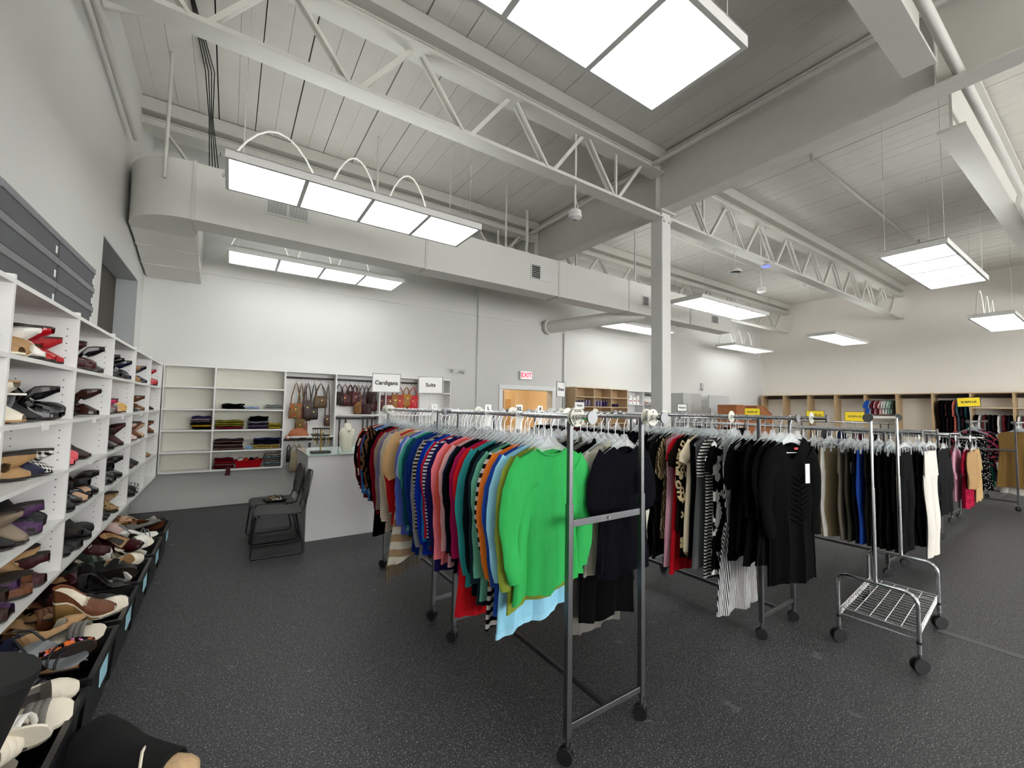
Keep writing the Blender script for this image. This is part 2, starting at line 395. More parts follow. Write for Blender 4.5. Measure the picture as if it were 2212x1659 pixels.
pipe([(6.92, YB-.03, 0), (6.92, YB-.03, 3.5)], .022, 'slim vertical pipe on the back wall beside the doorway', 'wall_pipe', WALLM)
m = MB()
for i in range(4): m.tube([(-.33+.03*i, 6.1+.02*i, 4.40), (-.36+.012*i, 6.08, 5.0), (-.42+.03*i, 6.0, 5.52), (-.50+.01*i, 5.0, 5.53), (-.5+.02*i, 1.0, 5.53)], .006, 5)
tag(m.build('cable_bundle', BLACKM), 'bundle of thin black cables hanging down behind the joist to the duct', 'cable')
pipe([(4.7, 6.6, 5.5), (4.72, 6.6, 4.9), (4.8, 6.75, 4.75), (5.2, 7.1, 4.75)], .03, 'short bent white vent pipe by the girder over the duct', 'vent_pipe')

# sensors
def sensor(x, y, z, label, dark=False, top=ZC):
    o = T('ceiling_sensor', label, 'sensor', (x, y, z))
    MB().cyl((0, 0, .03), (0, 0, top-z), .011, 8).build('drop_pipe', WALLM, o, smooth=True)
    if dark:
        MB().lathe([(.02, .09), (.03, .07), (.10, .04), (.12, 0), (.115, -.012), (.01, -.014)], n=24).build('housing', WALLM, o, smooth=True)
        MB().lathe([(.01, -.013), (.098, -.014), (.09, -.02), (.01, -.022)], n=24).build('lens', BLACKM, o, smooth=True)
    else:
        MB().lathe([(.02, .075), (.075, .07), (.082, .05), (.08, .02), (.088, .01), (.085, -.02), (.04, -.045), (.01, -.05)], n=24).build('housing', WALLM, o, smooth=True)
        MB().lathe([(.035, -.03), (.03, -.055), (.005, -.062)], n=16).build('lens', SILVER, o, smooth=True)
        MB().tube([(.02, 0, .05), (.05, 0, .14), (.01, .02, .3), (.02, 0, .7), (.005, 0, 1.2)], .006, 6).build('cord', WALLM, o, smooth=True)
    return o
sensor(3.62, 4.0, 4.10, 'white dome sensor hanging on a pipe near the duct')
sensor(7.5, 4.0, 4.13, 'flat dark lens sensor hanging just past the column', True)
sensor(9.2, 4.35, 4.15, 'small white sensor hanging beyond the dark lens one')
o = T('ring_light_sensor', 'small round ceiling device showing a blue ring', 'sensor', (8.55, 3.95, 4.44)); MB().cyl((0, 0, .03), (0, 0, ZC-4.44), .006, 6).build('drop_pipe', STEEL, o); MB().lathe([(.01, .03), (.08, .03), (.09, 0), (.05, -.012), (.01, -.012)], n=20).build('housing', WALLM, o, smooth=True); MB().lathe([(.06, -.004), (.075, -.010), (.06, -.014), (.045, -.014)], n=20).build('glow_ring', GLOWB, o)

# ------------------------------------------------------------------ light fixtures: four square panels in a row
def fixture(x0, y0, label):
    o = T('panel_light', label, 'ceiling light', (x0, y0, 3.68)); P_ = .61; Ln = P_*4
    m = MB(); e = .028
    m.box(0, Ln, -e, 0, 0, .075).box(0, Ln, P_, P_+e, 0, .075).box(-e, 0, -e, P_+e, 0, .075).box(Ln, Ln+e, -e, P_+e, 0, .075)
    m.box(-e, Ln+e, -e, P_+e, .07, .078)
    for i in (1, 2, 3): m.box(i*P_-.018, i*P_+.018, 0, P_, 0, .06)
    m.build('frame', WALLM, o)
    for i in range(4):
        a = i*P_ + (.018 if i else 0); b = (i+1)*P_ - (.018 if i < 3 else 0)
        MB().add([(a, 0, .012), (a, P_, .012), (b, P_, .012), (b, 0, .012)], [(0, 1, 2, 3)]).build('diffuser', PANEL, o)
    MB().add([(0, 0, .08), (Ln, 0, .08), (Ln, P_, .08), (0, P_, .08)], [(0, 1, 2, 3)]).build('uplight_fill', UPFILL, o)  # glowing sheet above the frame, added as upward fill for the ceiling
    for x in (.1, Ln-.1):
        for y in (.02, P_-.02): MB().cyl((x, y, .078), (x+random.uniform(-.04, .04), y, ZC-3.68), .002, 5).build('hanger_wire', STEEL, o)
    for i in (0, 1, 2):
        if label.endswith(('joist', 'wall')): 
            xa, xb = i*P_+.25+(-.3 if i == 0 else 0), i*P_+.82; h = .60
            MB().tube([(xa+(xb-xa)*k/10, .5, .06+h*math.sin(PI*k/10)**.7) for k in range(11)], .010, 6).build('flex_conduit', STEEL, o, smooth=True)
    return o
rows = {'near': (1.20, 'the cart'), 'mid': (4.26, ''), 'far': (6.88, '')}
fixture(-.10, 1.20, 'large lit panel light overhead on the near side of the wide beam')
fixture(-.10, 4.26, 'lit panel light hung in front of the duct under the long joist')
fixture(-.10, 6.88, 'lit panel light between the duct and the scarf shelf wall')
fixture(7.12, 1.24, 'lit panel light beyond the girder above the pants rack')
fixture(7.10, 4.40, 'lit panel light in front of the duct past the column')
fixture(7.38, 6.87, 'lit panel light behind the duct end above the wooden cubbies')
fixture(13.1, 1.35, 'lit panel light over the yellow signs near the cream wall')
fixture(13.1, 4.38, 'lit panel light over the middle of the wall closets')
fixture(13.0, 6.95, 'lit panel light in the corner of the back wall and cream wall')

for x, c in ((-.1, 'shoe shelf'), (7.12, 'middle'), (13.1, 'cream wall')):
    for y, r in ((-1.9, 'row over the aisle behind the viewer'), (-4.9, 'row by the front wall')):
        fixture(x, y, f'lit panel light on the {c} side, {r}')
# ------------------------------------------------------------------ shoe shelves on the side wall
XS, XW = -.81, XL+.01
ZR = [.56, .87, 1.17, 1.48, 1.80, 2.13]
UY = [.78, 1.76, 2.75, 3.72, 4.70, 5.69, 6.70, 7.70]
UL = ['at the end beside the camera side', 'holding brown loafers', 'holding the red pumps and tan wedges', 'below the grey storage boxes', 'below the dark wall niche', 'with leopard flats', 'with tan sandals on top']
UNAME = ['end', 'loafer', 'widest', 'third', 'fourth', 'fifth', 'corner']
for i in range(7):
    a, b = UY[i], UY[i+1]
    o = T('shoe_shelf_unit', ['white shoe shelf unit at the open end of the row', 'white shoe shelf unit beside the widest shown one', 'white shoe shelf unit holding red pumps and tan wedge heels', 'white shoe shelf unit holding black and white pumps below the grey boxes', 'white shoe shelf unit holding leopard boots, below the dark niche', 'white shoe shelf unit with tan sandals on its top shelf', 'narrow white shoe shelf unit in the corner with red pumps'][i], 'shelf unit', (XS, a, ZR[0]))
    D = XS-XW; H = ZR[5]-ZR[0]
    box('side_panel', WHITE, o, -D, 0, 0, .011, -.02, H+.02); box('side_panel', WHITE, o, -D, 0, b-a-.011, b-a, -.02, H+.02)
    box('back_panel', WHITE, o, -D, -D+.008, .011, b-a-.011, 0, H)
    for z in ZR: box('shelf', WHITE, o, -D+.008, 0, .011, b-a-.011, z-ZR[0]-.022, z-ZR[0])
    m = MB()
    for k in range(5):
        for q in range(5):
            for xx in (-.05, -.25): m.cyl((xx, b-a-.0111, ZR[k]-ZR[0]+.06+q*.045), (xx, b-a-.0125, ZR[k]-ZR[0]+.06+q*.045), .0035, 6)
    if i > 1: m.build('pin_hole', DARKGAP, o)
    if i in (2, 3, 4, 5):
        for k in (2, 3): 
            if (i+k) % 2 or k == 3: box('paper_tag', PAPER, o, .001, .004, .45, .55, ZR[3]-ZR[0]-.045 if k == 3 else ZR[2]-ZR[0]-.03, ZR[3]-ZR[0]-.005 if k == 3 else ZR[2]-ZR[0]-.005)

# storage boxes on top
GB = M('grey storage box', '#525356', .75, var=.1, vscale=8, bump=.2); GL = M('grey box lid', '#7a7b7d', .7, var=.08, vscale=8)
ys = [1.90, 2.66, 3.42, 4.18]
for c in range(3):
    for l in range(3):
        w = ['beside the dark niche', 'middle column of the grey boxes', 'column by the open end'][2-c]; lv = ['bottom', 'middle', 'top'][l]
        o = T('storage_box', f'{lv} grey lidded fabric box, stack {["by the open shelf end", "in between the other two stacks", "beside the dark niche"][c]}', 'storage box', (-.85, ys[c], ZR[5]+l*.137+.001), 0, 'grey boxes on the shoe shelves')
        W = ys[c+1]-ys[c]-.012
        box('body', GB, o, -.24, 0, .006, W-.006, 0, .105, bevel=.006); box('lid', GL, o, -.245, .006, 0, W, .095, .135, bevel=.006)
        box('label_holder', PAPER, o, .0005, .002, W-.05, W-.025, .02, .06)

# ------------------------------------------------------------------ shoes
LEA = {}
def leather(c, gloss=.3):
    return M(f'leather {c} {gloss}', c, gloss, var=.08, vscale=25)
def sm(a, b, t): t = max(0, min(1, (t-a)/(b-a))); return t*t*(3-2*t)
def shoe(name, label, kind, c1, c2, loc, rot, group=None, L=.25, pat=None, scl=(1.12, 1.25, 1.5)):
    """toe along +x, heel at x=0, ground z=0"""
    o = T(name, label, 'shoe', loc, rot, group); o.scale = scl
    up = pat if pat else leather(c1, .22 if kind in ('pump', 'patent') else .6)
    li = leather(c2, .6)
    heel = {'pump': .085, 'patent': .085, 'wedge': .075, 'flat': .010, 'loafer': .02, 'boot': .05, 'tallboot': .03, 'sandal': .055, 'slide': .015, 'sneaker': .02, 'ankle': .06}[kind]
    W = .040; N = 12; n = 14
    def zs(s): return .006 + heel*(1-sm(.22, .72, s))
    def hw(s): return W*(.62+.38*sm(0, .62, s))*math.sqrt(max(0, 1-max(0, (s-.72)/.285)**2.2)) * (math.sqrt(min(1, s/.08))*.9+.1 if s < .08 else 1) * (1-.16*math.exp(-((s-.38)/.13)**2))
    ss = [0, .03, .08, .16, .26, .36, .46, .56, .66, .76, .86, .94, .985]
    # sole
    R = []
    for s in ss:
        w = max(.004, hw(s)+.002); z = zs(s); R.append([(s*L, -w, z), (s*L, w, z), (s*L, w, z+.006), (s*L, -w, z+.006)])
    if kind == 'sneaker':
        R = [[(s*L, -max(.004, hw(s)+.004), 0), (s*L, max(.004, hw(s)+.004), 0), (s*L, max(.004, hw(s)+.004), .028), (s*L, -max(.004, hw(s)+.004), .028)] for s in ss]
    MB().rings(R).build('sole', leather('#efece4', .6) if kind == 'sneaker' else leather(c2 if kind in ('slide', 'sandal', 'wedge') else '#2a211c', .6), o)
    # heel
    if kind in ('pump', 'patent', 'sandal'):
        MB().rings([[(x0+.006*0+a*r+dx, b*r, z) for a, b in ((-1, -1), (1, -1), (1, 1), (-1, 1))] for x0, r, z, dx in ((.03, .024, heel+.006, 0), (.026, .014, heel*.6, 0), (.026, .008, .0, 0))]).build('heel', up if kind != 'sandal' else li, o, smooth=True)
    elif kind in ('boot', 'ankle'):
        MB().rings([[(.032+a*r, b*r, z) for a, b in ((-1, -1), (1, -1), (1, 1), (-1, 1))] for r, z in ((.030, heel+.006), (.027, 0))]).build('heel', leather('#1c1715', .5), o)
    elif kind == 'wedge':
        R = []
        for s in ss[:-3]:
            w = max(.004, hw(s)); R.append([(s*L, -w, 0), (s*L, w, 0), (s*L, w, zs(s)+.001), (s*L, -w, zs(s)+.001)])
        MB().rings(R).build('wedge_heel', FAB('#b08a55', 'hs', '#8d6b3e', 160), o)
    elif kind == 'loafer':
        box('heel', leather('#1c1715', .5), o, .002, .06, -.026, .026, 0, .025)
    # upper
    if kind in ('pump', 'patent', 'flat', 'loafer', 'sneaker', 'wedge'):
        hc = {'pump': .055, 'patent': .055, 'flat': .05, 'loafer': .06, 'sneaker': .07, 'wedge': .055}[kind]
        vamp = {'pump': .62, 'patent': .62, 'flat': .64, 'loafer': .50, 'sneaker': .52, 'wedge': .56}[kind]
        R = []; RI = []
        for s in ss:
            w = max(.004, hw(s)); z = zs(s)+.004 + (.02 if kind == 'sneaker' else 0)
            top = hc*(1-.55*sm(.06, .4, s)) if kind not in ('loafer', 'sneaker') else hc*(1-.2*sm(.06, .35, s))
            toeh = .045*(1-sm(.7, 1.02, s)*.62)
            cl = sm(vamp-.09, vamp+.02, s)      # 0 open, 1 closed over the foot
            ring = []
            for j in range(n):
                a = PI*(j/(n-1)); half = a - PI/2
                yo = math.sin(half); hh = math.cos(half)
                # open: side walls only -> press the middle down to the insole
                zo = z + (top if cl < 1 else 0)*(abs(yo)**3)*(1-cl)
                zc = z + max(toeh, top*.6)*(max(0, hh)**.6)
                zz_ = zo*(1-cl) + zc*cl if True else 0
                yy = w*(math.copysign(min(1, abs(yo)**.45), yo)*(1-cl) + yo*cl)
                ring.append((s*L, yy, max(z, zz_)))
            R.append(ring)
        m = MB(); nn = n
        for i in range(len(R)-1):
            for j in range(nn-1):
                mid = 2.5 < j < nn-4+.5
                m.cur = 1 if (mid and ss[i] < vamp-.06) else 0
                m.add([R[i][j], R[i][j+1], R[i+1][j+1], R[i+1][j]], [(0, 1, 2, 3)])
        # outside skirt down to the sole
        m.cur = 0
        for i in range(len(R)-1):
            for j in (0, nn-1):
                a_, b_ = R[i][j], R[i+1][j]; z0, z1 = zs(ss[i])+.004, zs(ss[i+1])+.004
                m.add([a_, b_, (b_[0], b_[1], z1), (a_[0], a_[1], z0)], [(0, 1, 2, 3)])
        m.add([R[0][0], R[0][-1], (0, R[0][-1][1], zs(0)), (0, R[0][0][1], zs(0))], [(0, 1, 2, 3)])
        m.build('upper', [up, li], o, smooth=True)
        if kind == 'sneaker':
            m = MB()
            for k in range(5): x = L*(.42+.07*k); m.tube([(x, -.022, .078-.006*k), (x+.01, 0, .086-.006*k), (x, .022, .078-.006*k)], .003, 5)
            m.build('lace', leather('#f0eee6', .7), o, smooth=True)
            MB().lathe([(.001, .03), (.03, .02), (.037, 0)], (L*.86, 0, .028), 12, 1.0, .95).build('toe_cap', leather('#efece4', .5), o, smooth=True)
    elif kind in ('sandal', 'slide'):
        m = MB()
        for s0, h in ((.72, .035), (.60, .045)) if kind == 'sandal' else ((.62, .05),):
            wd = .03 if kind == 'slide' else .012
            for dx in ([0] if kind == 'sandal' else [-.02, 0, .02]):
                w = hw(s0)+.003; z = zs(s0)
                m.tube([(s0*L+dx, w*math.cos(PI*k/8), z+.004+h*math.sin(PI*k/8)) for k in range(9)], .004 if kind == 'sandal' else .012, 6, flat=.35 if kind == 'slide' else 1)
        m.build('strap', up, o, smooth=True)
        if kind == 'sandal':
            z = zs(.06); MB().tube([(.06, -.03, z), (.01, -.025, z+.05), (-.005, 0, z+.06), (.01, .025, z+.05), (.06, .03, z)], .004, 6).build('ankle_strap', up, o, smooth=True)
    elif kind in ('boot', 'tallboot', 'ankle'):
        H = {'boot': .20, 'tallboot': .36, 'ankle': .11}[kind]; R = []
        # foot loft from toe back, then shaft upward
        for s in (.985, .94, .86, .76, .66, .56, .46):
            w = max(.004, hw(s)); z = zs(s)+.004; h = .03+.055*(1-sm(.45, 1, s)) - .012*sm(.8, 1, s)
            R.append([(s*L, w*math.cos(2*PI*k/12), z+h*.5+h*.5*math.sin(2*PI*k/12)*1.0) for k in range(12)])
        for q, (cx, cz, rx, tilt) in enumerate(((.30, .075, .062, .8), (.20, .10, .055, .35), (.17, .14, .048, .05), (.165, H*.72+heel*.5, .052, 0), (.16, H+heel*.5, .056, 0))):
            R.append([(cx*L + math.sin(2*PI*k/12)*-rx*math.cos(tilt)*-1*-1, (.036 if q < 3 else .042)*math.cos(2*PI*k/12), cz+heel*.5 + math.sin(2*PI*k/12)*rx*math.sin(tilt)) for k in range(12)])
        MB().rings(R, True, True, False).build('shaft', up, o, smooth=True)
        h0 = R[-1]; MB().tube([h0[k % 12] for k in range(13)], .004, 5, False).build('collar', li, o, smooth=True)
        w = .03; MB().rings([[(.0, -w, zs(0)), (.0, w, zs(0)), (.01, w, zs(0)+.09), (.01, -w, zs(0)+.09)], [(.09, -w-.004, zs(.3)), (.09, w+.004, zs(.3)), (.08, w, zs(0)+.09), (.08, -w, zs(0)+.09)]]).build('heel_counter', up, o, smooth=True)
    return o

RD, BK, TN, BR, DB, NV, BU, CR, NU, GR = '#b0101c', '#0f0f11', '#b08a5e', '#6b3d20', '#33190f', '#161a3a', '#3d0a12', '#e8dfcc', '#c8a284', '#6d6a64'
CN = {RD: 'red', BK: 'black', TN: 'tan', BR: 'brown', DB: 'dark brown', NV: 'navy', BU: 'burgundy', CR: 'cream', NU: 'nude', GR: 'grey', '#f2efe8': 'white', '#c43a6a': 'magenta', '#4b2a55': 'purple', '#e5606a': 'coral', '#2e3a30': 'dark green', '#d8b8b0': 'pale pink', '#8a7a68': 'taupe', '#c99a4a': 'gold', '#9c7a50': 'camel', '#7c7f84': 'silver grey'}
KN = {'pump': 'court shoe', 'patent': 'patent high heel', 'wedge': 'wedge shoe', 'flat': 'flat shoe', 'loafer': 'loafer', 'boot': 'boot', 'tallboot': 'tall boot', 'sandal': 'strappy sandal', 'slide': 'slip-on sandal', 'sneaker': 'canvas sneaker', 'ankle': 'ankle boot'}
NM = {'pump': 'court_shoe', 'patent': 'high_heel', 'wedge': 'wedge_shoe', 'flat': 'flat_shoe', 'loafer': 'loafer', 'boot': 'boot', 'tallboot': 'tall_boot', 'sandal': 'strappy_sandal', 'slide': 'slide_sandal', 'sneaker': 'sneaker', 'ankle': 'ankle_boot'}
W_ = '#f2efe8'
# cubby: (unit, row): list of (kind, colour, lining, y fraction, yaw deg, flip)
CUB = {
 (1,0): [('loafer',BR,TN,.55,10,0),('loafer',BK,GR,.8,-15,0)], (1,1): [('boot',DB,BK,.8,5,0)], (1,3): [('pump',TN,NU,.8,15,0)], (1,4): [('pump',BK,NU,.8,0,0)],
 (2,4): [('wedge',TN,CR,.30,-20,0),('ankle',W_,CR,.42,5,0),('pump',RD,BU,.58,8,0),('flat',RD,TN,.72,20,0)],
 (2,3): [('wedge',CR,TN,.26,-5,0),('slide','#7c7f84',W_,.38,-25,0),('boot',BK,BK,.50,0,0),('patent',BK,W_,.70,15,0),('patent',BK,GR,.80,-8,0)],
 (2,2): [('flat',TN,'#9c7a50',.42,40,0),('flat',NV,TN,.58,30,0),('flat','CHK',BK,.68,15,0)],
 (2,1): [('boot',BK,GR,.32,8,0),('ankle','#8a7a68',TN,.46,-10,0),('loafer','#4b2a55',TN,.58,10,0),('ankle',BK,BK,.70,-20,0)],
 (2,0): [('loafer',DB,TN,.22,5,0),('loafer','#4b2a55',BK,.36,-12,0),('loafer',BR,TN,.50,20,0),('ankle',TN,BR,.64,25,0),('loafer',BU,BK,.76,-5,0)],
 (3,4): [('ankle',BU,BK,.22,0,0),('patent',BU,BK,.36,10,0),('flat',NU,CR,.52,-20,0),('patent',BK,W_,.68,15,0)],
 (3,3): [('wedge',BR,TN,.25,60,1),('patent',DB,BK,.48,50,0),('pump',DB,BR,.70,-10,0)],
 (3,2): [('flat','#e5606a',TN,.12,0,0),('boot',BR,DB,.30,-15,0),('boot',DB,BR,.55,12,0)],
 (3,1): [('ankle',BK,GR,.20,0,0),('pump',BK,TN,.35,20,0),('flat',NU,CR,.50,5,0),('loafer',BK,BK,.68,-10,0),('patent',BK,GR,.80,10,0)],
 (3,0): [('boot',BK,BK,.30,0,0),('loafer',BK,GR,.50,-8,0),('ankle',BK,DB,.68,12,0)],
 (4,4): [('patent',BK,NU,.25,5,0),('pump',BK,TN,.45,-15,0),('flat',BK,CR,.65,20,0),('pump',NV,BK,.8,0,0)],
 (4,3): [('pump',GR,TN,.22,0,0),('pump',NU,CR,.42,30,0),('flat','#c43a6a',NU,.32,-10,0),('patent','#c99a4a',CR,.66,18,0)],
 (4,2): [('ankle',BK,GR,.25,0,0),('boot',GR,BK,.45,10,0),('ankle',BU,BK,.70,-10,0)],
 (4,1): [('patent',BK,BK,.28,10,0),('loafer',BK,GR,.48,-10,0),('pump',BK,TN,.68,12,0)],
 (4,0): [('boot',BK,BK,.35,0,0),('ankle','LEO',BK,.62,10,0)],
 (5,4): [('sandal',TN,'#9c7a50',.28,5,0),('wedge','#9c7a50',TN,.5,-15,0),('pump',NV,BK,.75,0,0)],
 (5,3): [('boot','#2e3a30',BR,.45,0,0),('pump',BR,TN,.7,0,0)],
 (5,2): [('pump','#d8b8b0',TN,.35,0,0),('ankle',BR,TN,.6,10,0),('flat',NU,BR,.8,0,0)],
 (5,1): [('boot',DB,BK,.4,0,0),('boot',BK,GR,.65,5,0)], (5,0): [('ankle',BK,W_,.45,0,0),('ankle','CHK',BK,.65,0,0)],
 (6,4): [('patent',RD,BU,.45,5,0),('pump',RD,W_,.65,-10,0)], (6,3): [('boot',DB,BR,.55,0,0)], (6,2): [('ankle',BR,DB,.55,10,0)], (6,1): [('boot','#9c7a50',BR,.55,0,0)],
}
SPEC = {'CHK': ('gingham', FAB('#e8e6e0', 'check', '#141414', 60)), 'LEO': ('leopard print', FAB('#a58a66', 'spots', '#241a12', 55))}
UN = {1: 'loafer unit', 2: 'red pump unit', 3: 'unit under grey boxes', 4: 'unit under dark niche', 5: 'tan sandal unit', 6: 'corner unit'}
RN = ['bottom', 'second', 'middle', 'fourth', 'top']
for (u, r), items in CUB.items():
    for k, c, l, fy, yaw, fl in items:
        pt = None; cn = CN.get(c)
        if c in SPEC: cn, pt = SPEC[c]; c = '#888888'
        y = UY[u]+(UY[u+1]-UY[u])*fy; z = ZR[r]+.001; rq = random.Random(u*100+r*10+int(fy*50))
        if k in ('boot', 'tallboot'): sc_ = (1.05, 1.3, 1.05)
        else: sc_ = (1.15, 1.3, 1.6)
        shoe(NM[k], f'{cn} {KN[k]} with {CN.get(l,"pale")} lining, {RN[r]} shelf, {UN[u]}', k, c, l, (XS-.285, y, z), (0, 0, math.radians(yaw)), None, pat=pt, scl=sc_)
        if k in ('boot', 'tallboot'): shoe(NM[k], f'mate of the {cn} {KN[k]}, {RN[r]} shelf, {UN[u]}', k, c, l, (XS-.29, y+.105, z), (0, 0, math.radians(yaw+rq.uniform(-8, 8))), None, pat=pt, scl=sc_)
        else:
            md = rq.choice((0, 1, 1))
            if md == 0: shoe(NM[k], f'mate beside {cn} {KN[k]} with {CN.get(l,"pale")} lining, {RN[r]} shelf, {UN[u]}', k, c, l, (XS-.295, y+.10, z+.048), (math.radians(80), 0, math.radians(yaw+10)), None, pat=pt, scl=sc_)
            else: shoe(NM[k], f'upturned mate on {cn} {KN[k]} with {CN.get(l,"pale")} lining, {RN[r]} shelf, {UN[u]}', k, c, l, (XS-.29, y+.01, z+(.20 if k in ('pump', 'patent', 'wedge', 'ankle') else .155)), (PI, math.radians(rq.uniform(-6, 4)), math.radians(yaw+rq.uniform(-15, 15))), None, pat=pt, scl=sc_)

# ------------------------------------------------------------------ totes of shoes on the floor
TY = [1.46, 2.08, 2.70, 3.32, 3.94, 4.58, 5.28]
TN_ = ['tote by the open shelf end', 'tote behind the black boots', 'tote with the floral flat', 'tote with the brown slides', 'tote with the star sneaker', 'tote with the maroon sneaker', 'tote beside the scarf shelves']
TINS = [
 [('tallboot',BK,BK)],
 [('flat',RD,CR),('slide',CR,CR),('flat','CHK',CR),('slide',W_,CR),('loafer',BK,BR),('slide',GR,CR),('slide','#8a7a68',CR),('flat',CR,GR)],
 [('loafer','#8a7a68',GR),('flat','FLO',TN),('slide',CR,GR),('sandal',BK,'#7c7f84'),('pump',BK,BR),('flat',TN,CR),('loafer',NV,BK),('slide',GR,CR)],
 [('slide',BR,TN),('wedge',BR,CR),('flat','#9c7a50',TN),('pump',CR,W_),('sandal',TN,BR),('loafer',BK,GR),('flat',BU,BK),('pump',BK,GR)],
 [('loafer',BU,TN),('flat',BK,CR),('loafer',BK,BK),('sneaker',BK,W_),('slide',W_,TN),('flat',CR,TN),('pump','#2e3a30',CR)],
 [('sneaker',BU,BU),('slide',W_,CR),('slide',TN,BR),('pump',BU,TN),('sandal','#9c7a50',CR),('flat',CR,TN),('wedge',DB,TN),('sandal','#7c7f84',W_)],
 [('loafer',GR,GR),('flat',GR,BK),('ankle','#d8b8b0',TN),('sandal',TN,BR),('wedge',TN,BR),('flat',BK,W_),('pump',NU,BR)],
]
SPEC['FLO'] = ('bright floral', FAB('#2a1018', 'blotch', '#f07a3c', 38, '#e690d0'))
YEL = 0
for i, y0 in enumerate(TY):
    w = .53; X0, X1, H = -1.02, -.47, .34
    o = T('shoe_tote', f'black plastic {TN_[i]}', 'tote', (0, y0, 0))
    R = []; t = .03
    outer = lambda z, e: [(X0+.05-e, .05-e, z), (X1-.05+e, .05-e, z), (X1-.05+e, w-.05+e, z), (X0+.05-e, w-.05+e, z)]
    MB().rings([outer(.09, .02), outer(.012, .012), outer(0.0, .0), outer(.012, .02), outer(H-.02, .05), outer(H, .05), outer(H, .042), outer(.09, .02)], True, True, False).build('body', PLASTIC, o)
    MB().rings([outer(H-.028, .052), outer(H-.028, .064), outer(H+.003, .064), outer(H+.003, .042)], True, False, False).build('rim', PLASTIC, o)
    if i > 1: MB().box(X1+.008, X1+.011, w*.30, w*.58, H-.13, H-.03).build('price_card', BLUEP, o)
    rr = random.Random(50+i); items = TINS[i]
    for j, (k, c, l) in enumerate(items):
        pt = None; cn = CN.get(c)
        if c in SPEC: cn, pt = SPEC[c]; c = '#888888'
        n = len(items); fx = X0+.05+.235*((j % 2))+rr.uniform(-.02, .02); fy = y0+.08+(w-.16)*(j//2)/max(1, (n-1)//2)
        z = H-.035+rr.uniform(0, .05)+.02*(j % 2)
        yaw = rr.choice((-35, -15, 10, 30, 50))+rr.uniform(-10, 10)
        if i == 0: continue
        shoe(NM[k], f'{cn} {KN[k]} with {CN.get(l,"pale")} inside, lying in the {TN_[i]}', k, c, l, (fx, fy, z), (math.radians(rr.choice((-60, -25, 10, 30, 75))), math.radians(rr.uniform(-16, 4)), math.radians(yaw)), None, pat=pt, scl=(1.05, 1.35, 1.4))
        shoe(NM[k], f'mate under the {cn} {KN[k]} in the {TN_[i]}', k, c, l, (fx+.04*(1-2*(j % 2)), fy+rr.choice((-.05, .05)), z-.10), (math.radians(rr.choice((-30, 15, 60))), 0, math.radians(yaw+rr.uniform(-60, 60))), None, pat=pt, scl=(.95, 1.3, 1.3))
SUEDE = M('black suede', '#050505', .95, var=.2, vscale=20)
def lone_boot(label, pts, rad, cuff, cuff_r, cm):
    o = T('tall_boot', label, 'boot', pts[0]); P0 = V(pts[0])
    MB().tube([V(p)-P0 for p in pts], rad, 16, True).build('shaft', SUEDE, o, smooth=True)
    MB().tube([V(p)-P0 for p in cuff], cuff_r, 14, True).build('cuff', cm, o, smooth=True)
    return o
lone_boot('tall black suede boot sticking up out of the tote by the open shelf end', [(-.70, 1.74, .03), (-.69, 1.74, .10), (-.64, 1.74, .35), (-.57, 1.74, .62), (-.505, 1.74, .86)], [.05, .062, .068, .085, .10], [(-.507, 1.74, .85), (-.500, 1.74, .875)], [.103, .101], leather('#0a0a0b', .8))
lone_boot('black suede boot leaning beside the boot that sticks up', [(-.74, 1.93, .03), (-.73, 1.93, .10), (-.69, 1.93, .3), (-.63, 1.93, .52), (-.58, 1.92, .70)], [.05, .06, .066, .08, .09], [(-.582, 1.92, .69), (-.575, 1.92, .71)], [.093, .091], leather('#0a0a0b', .8))
lone_boot('black suede boot with tan fur lining lying on the floor by the totes', [(-.47, 2.60, .07), (-.455, 2.59, .10), (-.42, 2.56, .115), (-.36, 2.50, .105), (-.28, 2.42, .09), (-.20, 2.34, .085), (-.13, 2.28, .08)], [.03, .075, .112, .105, .088, .084, .078], [(-.14, 2.29, .078), (-.10, 2.25, .075), (-.07, 2.225, .07), (-.05, 2.21, .065)], [.06, .066, .06, .03], M('tan fur', '#c9a882', .95, var=.25, vscale=60, bump=.8))
o = T('boot_pull_tab', 'cream edged pull strap on the side of the boot on the floor', 'strap', (-.2, 2.34, .17)); MB().tube([(-.02, .05, -.01), (-.03, -.02, .0), (-.03, -.07, -.04)], .006, 6).build('strap', leather(CR, .7), o, smooth=True)
lone_boot('second black suede boot lying behind the fur lined one on the floor', [(-.44, 2.38, .05), (-.42, 2.36, .07), (-.36, 2.30, .075), (-.28, 2.22, .07), (-.20, 2.15, .07)], [.03, .06, .075, .07, .065], [(-.21, 2.16, .068), (-.17, 2.12, .065)], [.05, .05], leather(CR, .8))
shoe('slide_sandal', 'tan furry slipper on the floor at the toe of the black boot', 'slide', TN, CR, (-.22, 2.02, .006), (0, 0, -.3))

